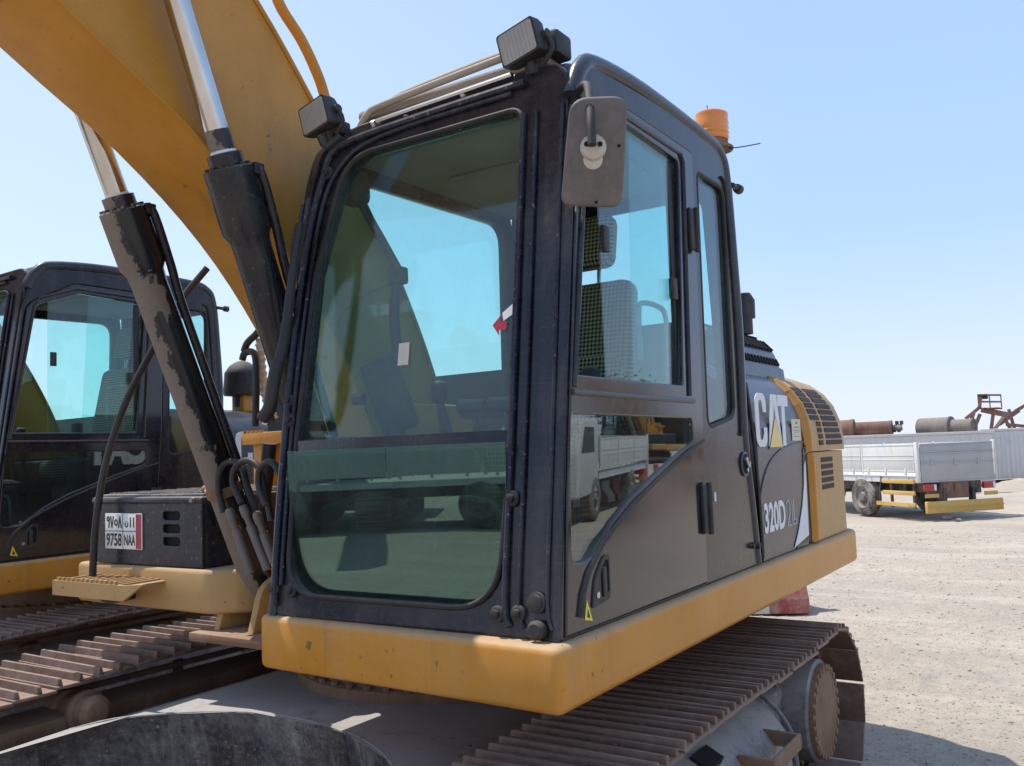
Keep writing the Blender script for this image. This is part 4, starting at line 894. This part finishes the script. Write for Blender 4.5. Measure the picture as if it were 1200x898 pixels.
tag(ex, 'large black and yellow excavator in the foreground, its cab filling the photo', 'excavator', 'excavators parked side by side')

# ---- the second machine, parked alongside on the left
bpy.context.view_layer.update()
ex2 = copy_tree(ex); ex2.location = ORG+Vector((-4.0, .5, 0))
def drop(o):
    for c in [q for q in bpy.data.objects if q.parent == o]: drop(c)
    bpy.data.objects.remove(o)
for c in [q for q in bpy.data.objects if q.parent == ex2]:
    k = c.name.split('.')[0]
    if k in ('beacon', 'roof_lamp', 'roof_lamp_bracket', 'hood_grille', 'exhaust_pipe', 'work_lamp', 'lamp_bracket'): drop(c)
    elif k == 'cab':
        for g_ in [q for q in bpy.data.objects if q.parent == c and q.name.split('.')[0] in ('roof_hatch', 'drip_rail')]: drop(g_)
    elif k == 'mirror': c.location.y -= .24
tag(ex2, 'excavator behind the number plate box, half out of the frame at the left edge', 'excavator')
ex3 = copy_tree(ex); ex3.location = (-13.4, -9.2, 0); ex3.rotation_euler = (0, 0, R(150))
tag(ex3, 'yellow and black excavator parked facing the other two across the yard', 'excavator')
ex4 = copy_tree(ex3); ex4.location = (10.2, 28, 0); ex4.rotation_euler = (0, 0, R(35)); tag(ex4, 'yellow and black excavator far off beyond the barrier row', 'excavator')
# ---- air pre-cleaner on the second machine's hood
ORG = Vector(ex2.location)
q = P(284, 448, x=-5.75)
s = (q-CAM).length/1056
mb = MB(); mb.lathe(q+Vector((0, 0, -28*s)), (0, 0, 1), ((0, 10*s), (12*s, 10*s), (13*s, 20*s), (17*s, 21*s), (36*s, 19.5*s), (38*s, 19.5*s), (46*s, 14*s), (50*s, 8*s), (52*s, 3*s)), 28); mb.build('air_precleaner', 'black_plastic', ex2)
mb = MB(); mb.box(q+Vector((-.06, -.06, -.27)), q+Vector((.08, .08, -.10)), bev=.01); mb.build('precleaner_base', 'yellow_paint', ex2)

# ================================================================== ground
def gh(x, y):
    d = math.hypot(x+1, y-5)
    v = noise.noise(Vector((x*.35, y*.35, 0)))*.05 + noise.noise(Vector((x*1.3, y*1.3, 3)))*.022
    f = noise.noise(Vector((x*5, y*5, 7)))*.012 + noise.noise(Vector((x*14, y*14, 9)))*.006
    k = min(1, max(0, (d-.0)/3)); ins = 1.0
    fade = max(0, min(1, (60-d)/30))
    z = (v*min(1, max(.25, (d-2.5)/4)) + f)*fade
    # churned ridge beside the machine's rear, running away to the right
    r = abs((y-6.9)-.55*(x+1.4)+.25*sin(x*2.1)); z += .05*math.exp(-(r/.35)**2)*(.6+noise.noise(Vector((x*6, y*6, 2))))*fade
    if 6 < y < 20 and x > -4:
        for off in (7.9, 9.7, 12.6):
            r = abs(y-off-.22*(x+1)-.15*sin(x*.9)); z += -.022*math.exp(-(r/.15)**2)+.014*math.exp(-((r-.27)/.10)**2)
    return z-.02
def axis(lo, hi, fine0, fine1, st):
    xs = []; x = fine0
    while x <= fine1: xs.append(x); x += st
    g = st; x = fine1
    while x < hi: g *= 1.12; x += g; xs.append(x)
    g = st; x = fine0
    while x > lo: g *= 1.12; x -= g; xs.insert(0, x)
    return xs
gx_ = axis(-500, 500, -6.5, 3.0, .055); gy_ = axis(-300, 900, 3.5, 13.5, .055)
vs = [(x, y, gh(x, y)) for y in gy_ for x in gx_]; nx = len(gx_)
fs = [(j*nx+i, j*nx+i+1, (j+1)*nx+i+1, (j+1)*nx+i) for j in range(len(gy_)-1) for i in range(nx-1)]
me = bpy.data.meshes.new('ground'); me.from_pydata(vs, [], fs); me.materials.append(M['dirt'])
for p in me.polygons: p.use_smooth = True
g = bpy.data.objects.new('ground', me); C.objects.link(g); tag(g, kind='structure')
# loose gravel
mb = MB(); rnd = random.Random(3)
def pebble(x, y, z, r):
    t = bmesh.new(); bmesh.ops.create_icosphere(t, subdivisions=1, radius=r)
    for v in t.verts: v.co = Vector((v.co.x*rnd.uniform(.7, 1.3), v.co.y*rnd.uniform(.7, 1.3), v.co.z*rnd.uniform(.45, .9)))
    mb.merge(t, Matrix.Translation((x, y, z)) @ Matrix.Rotation(rnd.uniform(0, 6), 4, 'Z'))
for i in range(14000):
    y = 4.6+rnd.random()**1.8*14; x = -1.5+rnd.uniform(-1.5, 2.6)-(y-5)*.12*rnd.random()
    if x < -1.9 and y < 6: continue
    r = rnd.uniform(.003, .008)*(2.2 if rnd.random() < .05 else 1)
    pebble(x, y, gh(x, y)+r*.2, r)
gv = mb.build('gravel', 'stone', None, smooth=20); tag(gv, 'loose pale gravel scattered over the dirt yard', 'gravel', kind='stuff')

# ================================================================== truck
def tyre(mbt, c_, ax, r, w_):
    mbt.lathe(Vector(c_)-Vector(ax)*w_/2, ax, ((w_*.3, .03), (w_*.3, r*.56), (0, r*.62), (0.0, r*.80), (w_*.06, r*.93), (w_*.18, r), (w_*.82, r), (w_*.94, r*.93), (w_, r*.80), (w_, r*.62), (w_*.7, r*.56), (w_*.7, .03)), 36)
rc0 = P(1081, 610, z=0); ang = R(33.05)+R(16.5)*0
# rear face direction: perpendicular to the view ray, turned 16 degrees
vd = Vector((rc0.x, rc0.y, 0)).normalized(); side_ = Vector((cos(R(33.05)), sin(R(33.05)), 0)); rz_ = R(33.05+14)
def build_truck():
    """local: rear left corner at the origin, x along the tail to the right, y forwards"""
    global ORG
    ORG = Vector((0, 0, 0)); t = empty('flatbed_truck', (0, 0, 0)); W_ = 1.84
    mb = MB(); mb.box((0, 0, .86), (W_, 5.4, .90), bev=.01); mb.box((0, 0, .78), (W_, 5.4, .86)); mb.build('bed_floor', 'white_truck', t)
    mb = MB(); mb.box((.03, -.03, .80), (W_-.03, .0, 1.585), bev=.008)
    for z in (.80, 1.17, 1.20, 1.38, 1.42, 1.575): mb.box((.03, -.042, z-.012), (W_-.03, -.03, z+.012))
    for x in (.28, .85, 1.42): mb.box((x-.02, -.055, 1.13), (x+.02, -.042, 1.24))
    mb.build('tailgate', 'white_truck_shaded', t)
    for s, x in ((-1, 0), (1, W_)):
        mb = MB(); mb.box((x-.05 if s < 0 else x, -.045, .80), (x if s < 0 else x+.05, .06, 1.62), bev=.008); mb.build('corner_post', 'white_truck', t)
        for k in range(3):
            mb = MB(); y0 = .09+k*1.8; y1 = y0+1.74; xa, xb = (x-.035, x) if s < 0 else (x, x+.035)
            mb.box((xa, y0, .99), (xb, y1, 1.57), bev=.006); xo = x+s*.04; xi = x+s*.030
            for z in (1.0, 1.24, 1.33, 1.55): mb.box((min(xo, xi), y0, z), (max(xo, xi), y1, z+.035), bev=.004)
            for q in (.25, .9, 1.5): mb.box((min(xo+s*.012, xi), y0+q, .93), (max(xo+s*.012, xi), y0+q+.05, 1.07), bev=.004)
            mb.box((min(xo, xi), y1-.03, .95), (max(xo, xi), y1+.03, 1.62)); mb.build('side_board', 'white_truck', t)
    mb = MB()
    for x in (.45, 1.15): mb.box((x, .0, .55), (x+.09, 7.2, .78))
    for y in (.05, .9, 2.6, 4.5): mb.box((.35, y, .58), (1.35, y+.1, .74))
    mb.box((.2, .02, .52), (1.5, .08, .78)); mb.build('chassis', 'chassis', t)
    for yy in (1.95, 5.7):
        for x, a in ((.10, -1), (W_-.10, 1)):
            mb = MB(); tyre(mb, (x, yy, .43), (1, 0, 0), .43, .24); w_ = mb.build('wheel', 'tyre_rubber', t)
            mb = MB(); mb.lathe((x-.10*1 if a < 0 else x+.10, yy, .43), (a, 0, 0), ((-.03, .24), (.012, .268), (.022, .262), (.018, .24), (-.02, .215), (-.03, .13), (.0, .10), (.03, .085), (.035, .05)), 28); mb.build('rim', 'rim_paint', w_)
            mb = MB()
            for k in range(8):
                q_ = 2*pi*k/8; mb.lathe((x+a*.07, yy+.14*cos(q_), .43+.14*sin(q_)), (a, 0, 0), ((0, .02), (.03, .02)), 6)
            mb.build('wheel_nut', 'chassis', w_)
    mb = MB()
    mb.box((-.06, .32, .28), (-.02, 1.38, .36))
    mb.build('side_guard', 'truck_yellow', t)
    for z in (.28, .52, .76):
        mb = MB(); mb.box((-.055, .12, z), (-.015, 1.15, z+.085), bev=.006); mb.build('side_guard', 'truck_yellow', t)
    mb = MB()
    for y in (.18, .9): mb.box((-.012, y, .25), (.03, y+.05, .85))
    mb.tube([(-.03, 1.2, .9), (-.03, 1.28, .6), (-.03, 1.28, .25)], .015, 6); mb.build('guard_bracket', 'chassis', t)
    mb = MB(); mb.box((.02, -.16, .16), (W_+.03, -.08, .40), bev=.01); mb.box((.01, -.175, .27), (W_+.035, -.16, .285)); bm_ = mb.build('bumper', 'truck_yellow', t)
    mb = MB()
    for x in (.5, 1.2): mb.box((x, -.08, .25), (x+.07, .05, .65))
    mb.build('bumper_bracket', 'chassis', t)
    for x in (.06, W_-.34):
        mb = MB(); mb.box((x, -.07, .61), (x+.28, .0, .75), bev=.01); l_ = mb.build('tail_light', 'lamp_red', t)
        mb = MB(); mb.box((x+.22, -.078, .62), (x+.275, -.071, .74), bev=.003); mb.build('reverse_lens', 'lens_white', l_)
        mb = MB(); mb.box((x, -.07, .47), (x+.33, -.05, .55), bev=.004); mb.build('reflective_strip', 'truck_yellow', t)
    mb = MB()
    for x in (.52, .80): mb.box((x, -.05, .55), (x+.16, -.04, .75))
    mb.box((.48, -.03, .44), (1.15, .02, .78)); mb.build('hitch_plate', 'lift_paint', t)
    # driver's cab of the truck
    mb = MB(); mb.prism(rpoly([(5.45, .55), (5.45, 1.95, .08), (6.75, 1.95, .15), (7.05, 1.30, .1), (7.1, .5, .05)]), 'x', 0, W_, .04, 3); cb_ = mb.build('truck_cab', 'white_truck', t)
    mb = MB(); mb.box((.15, 5.435, 1.35), (W_-.15, 5.449, 1.8), bev=.005); mb.prism([(5.8, 1.32), (5.85, 1.8), (6.6, 1.8), (6.85, 1.32)], 'x', -.004, .01); mb.prism([(5.8, 1.32), (5.85, 1.8), (6.6, 1.8), (6.85, 1.32)], 'x', W_-.01, W_+.004); mb.build('cab_window', 'decal_black', cb_)
    return t
tk_ = build_truck(); tk_.location = (rc0.x, rc0.y, -.02); tk_.rotation_euler = (0, 0, rz_)
tag(tk_, 'dusty white flatbed truck with drop sides and yellow rear bumper, its tail towards the camera', 'truck', 'flatbed trucks')
tk2 = copy_tree(tk_); tk2.location = (-8.0, -11, 0); tk2.rotation_euler = (0, 0, R(70))
tag(tk2, 'white flatbed truck parked across the yard facing the excavator windshields', 'truck')

# ================================================================== far cabins, drums, lifts
ORG = Vector((0, 0, 0))
def far(u, D, z):     # point at horizontal distance D along the view direction column u
    r = fw*F + rt*(u-600) - up*(505-449); r.z = 0; r = r/ (r.dot(Vector((fw.x, fw.y, 0)).normalized())); return Vector((r.x*D, r.y*D, z))
fa = R(33.05-2)
def cabin(u0, D, L_, W2, H2, mat, label, nw=4, dz=0):
    global ORG
    o = far(u0, D, 0); t = empty('site_cabin', (0, 0, 0)); ORG = Vector((0, 0, 0))
    mb = MB(); mb.box((0, 0, .12), (L_, W2, H2), bev=.02)
    k = .0
    while k < L_-.05: mb.box((k, -.012, .18), (k+.06, .0, H2-.12)); k += .16
    w_ = mb.build('wall', mat, t)
    mb = MB(); mb.box((-.06, -.06, H2), (L_+.06, W2+.06, H2+.09), bev=.02); mb.build('roof', 'cabin_white', t)
    for i in range(nw):
        x = .5+i*(L_-1)/max(1, nw); mb = MB(); mb.box((x, -.03, H2*.52), (x+.75, -.012, H2*.82)); f_ = mb.build('window', 'cabin_white', t)
        mb = MB(); mb.box((x+.05, -.036, H2*.55), (x+.70, -.031, H2*.79)); mb.build('pane', 'decal_black', f_)
    t.location = o; t.rotation_euler = (0, 0, fa); tag(t, label, 'cabin', 'site cabins behind the truck'); return t
cabin(975, 30, 5.2, 2.4, 1.74, 'cabin_white', 'long white site cabin with dark windows behind the truck bed', 5)
cabin(1150, 32, 6.5, 2.4, 1.80, 'cabin_white', 'plain pale ribbed site cabin without windows at the right edge of the photo', 0)
cabin(700, 34, 7, 2.4, 1.7, 'cabin_white', 'long white site cabin hidden behind the excavator engine', 4) if False else None
def drum(u0, u1, v, D, r1, r2, mat, label, tip):
    a = far(u0, D, 0); b = far(u1, D-1.5, 0); z = H+(506-v)/1056*D
    a.z = b.z = z; d = (b-a).normalized(); L_ = (b-a).length; mb = MB()
    mb.lathe(a, d, ((0, r1*.9), (0.02, r1), (L_*.55, r1), (L_*.56, r1*1.06), (L_*.60, r1*1.06), (L_*.61, r2), (L_*.97, r2), (L_*.975, r2*1.06), (L_, r2*1.06), (L_*1.001, r2*.8), (L_*.98, r2*.7)), 32)
    o = mb.build('steel_drum', mat, None, org=a); tag(o, label, 'steel drum', 'telescopic steel drums')
    if tip:
        global ORG
        ORG = a; mb = MB(); e = b+d*.12
        for k in range(6): mb.box(e+Vector((-.13+k*.05, 0, -.14+(k % 3)*.13)), e+Vector((-.02+k*.05, .12, 0+(k % 3)*.13)), bev=.02)
        mb.tube([b, e+d*.2], .09, 8); mb.build('drum_coupling', 'chassis', o)
    return o
drum(938, 1046, 496, 33, .37, .27, 'drum_rust', 'rusty brown telescopic steel drum lying above the truck bed, clamp at its end', True)
drum(1078, 1142, 497, 33, .37, .27, 'drum_grey', 'grey telescopic steel drum lying left of the lift platform', False)
mb = MB(); q = far(1020, 34.2, 0); 
def rack(u0, u1, D, label):
    a, b = far(u0, D, 0), far(u1, D, 0); mb = MB()
    for p in (a, b): mb.box((p.x-.1, p.y-.1, 0), (p.x+.1, p.y+.1, H-.05))
    mb.tube([(a.x-.3, a.y, H-.0), (b.x+.3, b.y, H-.0)], .06, 8); o = mb.build('steel_rack', 'chassis', None, org=(a.x, a.y, 0)); tag(o, label, 'rack')
rack(950, 1030, 33, 'steel rack under the rusty brown drum behind the truck'); rack(1085, 1135, 33, 'steel rack under the grey drum behind the truck')
# boom lifts
def lift(u, D, pts, basket, label):
    """pts, basket in pixels; the machine stands on wheels behind the cabins"""
    global ORG
    o = far(u, D, 0); ORG = Vector(o); t = empty('boom_lift', o)
    def q(uu, vv, dd=0): p = far(uu, D+dd, 0); p.z = H+(506-.038*(uu-1130)-vv)/1056*D; return p
    mb = MB(); mb.box(o+Vector((-1, -.9, .45)), o+Vector((1.2, .9, 1.2)), bev=.1); mb.build('chassis', 'lift_paint', t)
    for sx_ in (-.8, .9):
        for sy_ in (-.9, .9): mb = MB(); tyre(mb, o+Vector((sx_, sy_, .45)), (0, 1, 0), .45, .3); mb.build('wheel', 'tyre_rubber', t)
    for seg in pts:
        mb = MB(); mb.tube([q(*p) for p in seg], .10, 4); mb.build('boom_arm', 'lift_paint', t)
    if basket:
        u0, u1, v0, v1 = basket; mb = MB()
        for dd in (0, .9):
            for vv in (v0, (v0+v1)/2, v1): mb.tube([q(u0, vv, dd), q(u1, vv, dd)], .028, 6)
            for uu in (u0, (u0+u1)/2, u1): mb.tube([q(uu, v0, dd), q(uu, v1, dd)], .028, 6)
        for uu in (u0, u1):
            for vv in (v0, v1): mb.tube([q(uu, vv, 0), q(uu, vv, .9)], .028, 6)
        a = q(u0, v1, 0); b = q(u1, v1, .9); mb.box((min(a.x, b.x), min(a.y, b.y), a.z-.03), (max(a.x, b.x), max(a.y, b.y), a.z)); bk = mb.build('basket', 'lift_paint', t)
        c_ = q(u0+6, v0+2, .3); mb = MB(); mb.box(c_-Vector((.2, .2, .12)), c_+Vector((.2, .2, .12)), bev=.04); mb.build('control_box', 'black_plastic', bk)
    tag(t, label, 'boom lift', 'boom lifts behind the cabins')
lift(1150, 42, [[(1133, 487), (1150, 474)], [(1150, 474), (1152, 462)], [(1152, 478), (1182, 484)], [(1150, 482), (1140, 503)], [(1156, 476), (1184, 482)], [(1143, 480), (1133, 503)], [(1166, 479), (1161, 503)]], (1149, 1176, 459, 475), 'rusty boom lift with its railed basket raised above the cabins')
lift(1190, 44, [[(1163, 503), (1182, 480)], [(1182, 484), (1200, 474)], [(1180, 494), (1200, 496)], [(1184, 476), (1190, 503)], [(1172, 494), (1196, 478)], [(1178, 486), (1186, 503)], [(1192, 478), (1206, 470)]], None, 'second boom lift with folded arms at the right edge of the photo')
ORG = Vector((0, 0, 0))
# earth bank and stones beyond the truck
mb = MB(); a = far(1130, 26, 0); nn = 26
rows = []
for j in range(9):
    w_ = j/8; row = []
    for i in range(nn):
        p = far(1120+i*10, 27.0+w_*2.2, 0); h_ = math.sin(pi*w_)*.27*min(1, i/6)*(1+.9*noise.noise(Vector((i*.6, j*.9, 0))))
        row.append((p.x, p.y, h_-.03))
    rows.append(row)
mb.rings(rows, close=False, cap=False); bk = mb.build('earth_bank', 'dirt', None); tag(bk, kind='structure')
rnd = random.Random(11)
for i, (u, v, s) in enumerate(((1109, 604, .10), (1124, 606, .06))):
    p = P(u, v+4, z=0); t = bmesh.new(); bmesh.ops.create_icosphere(t, subdivisions=2, radius=s)
    for v_ in t.verts: v_.co = v_.co*(1+.25*noise.noise(v_.co*5+Vector((i, 0, 0)))); v_.co.z *= .6
    mb = MB(); mb.merge(t, Matrix.Translation((p.x, p.y, s*.3))); o = mb.build('boulder', 'stone', None, org=(p.x, p.y, 0), smooth=20)
    tag(o, ['larger brown stone just right of the truck wheels', 'smallest stone under the truck bumper', 'large stone below the right end of the truck bumper', 'stone touching the large one right of the bumper', 'stone at the right edge of the photo beyond the truck', 'low stone under the middle of the truck bumper'][i], 'stone', 'stones lying by the truck')
# red and white barriers
def barrier(loc, rz, label, hgt=.8, L_=1.6):
    global ORG
    ORG = Vector((0, 0, 0)); t = empty('road_barrier', (0, 0, 0)); nb = 4
    for k in range(nb):
        x0 = -L_/2+k*L_/nb; x1 = x0+L_/nb
        mb = MB(); mb.prism([(-.25, 0), (-.25, .14), (-.11, .32), (-.075, hgt), (.075, hgt), (.11, .32), (.25, .14), (.25, 0)], 'x', x0, x1, 0)
        mb.build('barrier_block', 'barrier_red' if k % 2 == 0 else 'concrete_white', t)
    t.location = loc; t.rotation_euler = (0, 0, rz); tag(t, label, 'barrier', 'red and white barriers'); return t
pb = P(915, 722, z=0); barrier((pb.x-.62, pb.y+.15, -.01), R(208), 'worn red and white barrier behind the excavator track')
b0 = barrier((7.4, 5.0, 0), R(88), 'red and white barrier in the row beside the yard track, nearest the camera')
for i in range(1, 12):
    o = copy_tree(b0); o.location = (7.4+.03*i, 5.0+1.75*i, 0); tag(o, 'red and white barrier in the row beside the yard, number %d going away' % (i+1))
# tree across the yard, reflected in the door glass
def tree(x, y, hh, label):
    global ORG
    ORG = Vector((x, y, 0)); t = empty('tree', (x, y, 0)); rnd = random.Random(int(x*10))
    mb = MB(); mb.tube([(x, y, 0), (x+.1, y, hh*.3), (x, y+.1, hh*.6)], [.22, .16, .08], 10, 4)
    for k in range(6): a = k*1.05; mb.tube([(x, y, hh*.35+k*.1), (x+cos(a)*hh*.2, y+sin(a)*hh*.2, hh*.65)], [.08, .03], 6)
    mb.build('trunk', 'bark', t); mb = MB()
    for c_ in range(46):
        a, b_, r = rnd.uniform(0, 2*pi), rnd.uniform(-.9, 1), rnd.random()**.4*hh*.33
        cx_, cy_, cz_ = x+cos(a)*r, y+sin(a)*r, hh*.68+b_*hh*.25
        for k in range(60):
            p = Vector((cx_, cy_, cz_))+Vector((rnd.gauss(0, .28), rnd.gauss(0, .28), rnd.gauss(0, .22))); s_ = rnd.uniform(.05, .11); u_ = Vector((rnd.gauss(0, 1), rnd.gauss(0, 1), rnd.gauss(0, 1))).normalized()*s_; w_ = u_.orthogonal().normalized()*s_*.6
            mb.add([p-u_, p+w_, p+u_, p-w_], [(0, 1, 2, 3)])
    mb.build('crown', 'leaf', t); tag(t, label, 'tree')
tree(13.5, 33, 4.6, 'leafy green tree beyond the barrier row')
tk3 = copy_tree(tk_); tk3.location = (8.9, 20.5, 0); tk3.rotation_euler = (0, 0, R(165)); tag(tk3, 'white flatbed truck standing beyond the barrier row')

# ================================================================== light and sky
w = bpy.data.worlds.new('World'); S.world = w; w.use_nodes = True; nt = w.node_tree; bg = nt.nodes['Background']
sun_dir = Vector((-.42, -.03, 1)).normalized(); el = math.asin(sun_dir.z); az = math.atan2(sun_dir.x, sun_dir.y)
sk = nt.nodes.new('ShaderNodeTexSky'); sk.sky_type = 'NISHITA'; sk.sun_disc = False; sk.sun_elevation = el; sk.sun_rotation = az
sk.air_density = 1.0; sk.dust_density = 1.0; sk.ozone_density = 1.6; sk.altitude = 300
# pale desert haze lying over the whole sky, thickest towards the horizon
tc = nt.nodes.new('ShaderNodeTexCoord'); sp = nt.nodes.new('ShaderNodeSeparateXYZ'); nt.links.new(tc.outputs['Generated'], sp.inputs[0])
west = math_(nt, 'MULTIPLY', sp.outputs[0], -1.0, clamp=True)
hcol = mixc(nt, ramp(nt, sp.outputs[2], [(0, 1), (.22, 0)]), (4.6, 6.7, 10.6), (7.1, 7.6, 9.3))
hcol = mixc(nt, ramp(nt, west, [(.25, 0), (.95, .6)]), hcol, (8.2, 9.3, 10.8))
hz_ = ramp(nt, sp.outputs[2], [(0, .85), (.15, .72), (.6, .58)])
nt.links.new(mixc(nt, hz_, sk.outputs[0], hcol), bg.inputs[0]); bg.inputs[1].default_value = .12
sd = bpy.data.lights.new('sun', 'SUN'); so = bpy.data.objects.new('sun', sd); C.objects.link(so); sd.energy = 4.8; sd.angle = R(.55); sd.color = (1, .95, .87)
so.rotation_euler = sun_dir.to_track_quat('Z', 'Y').to_euler(); so.location = (-6, 2, 12)
S.view_settings.view_transform = 'Standard'; S.view_settings.look = 'None'; S.view_settings.gamma = 1; S.view_settings.exposure = .12
S.render.engine = 'CYCLES'
S.cycles.transparent_max_bounces = 24; S.cycles.max_bounces = 8; S.cycles.glossy_bounces = 5
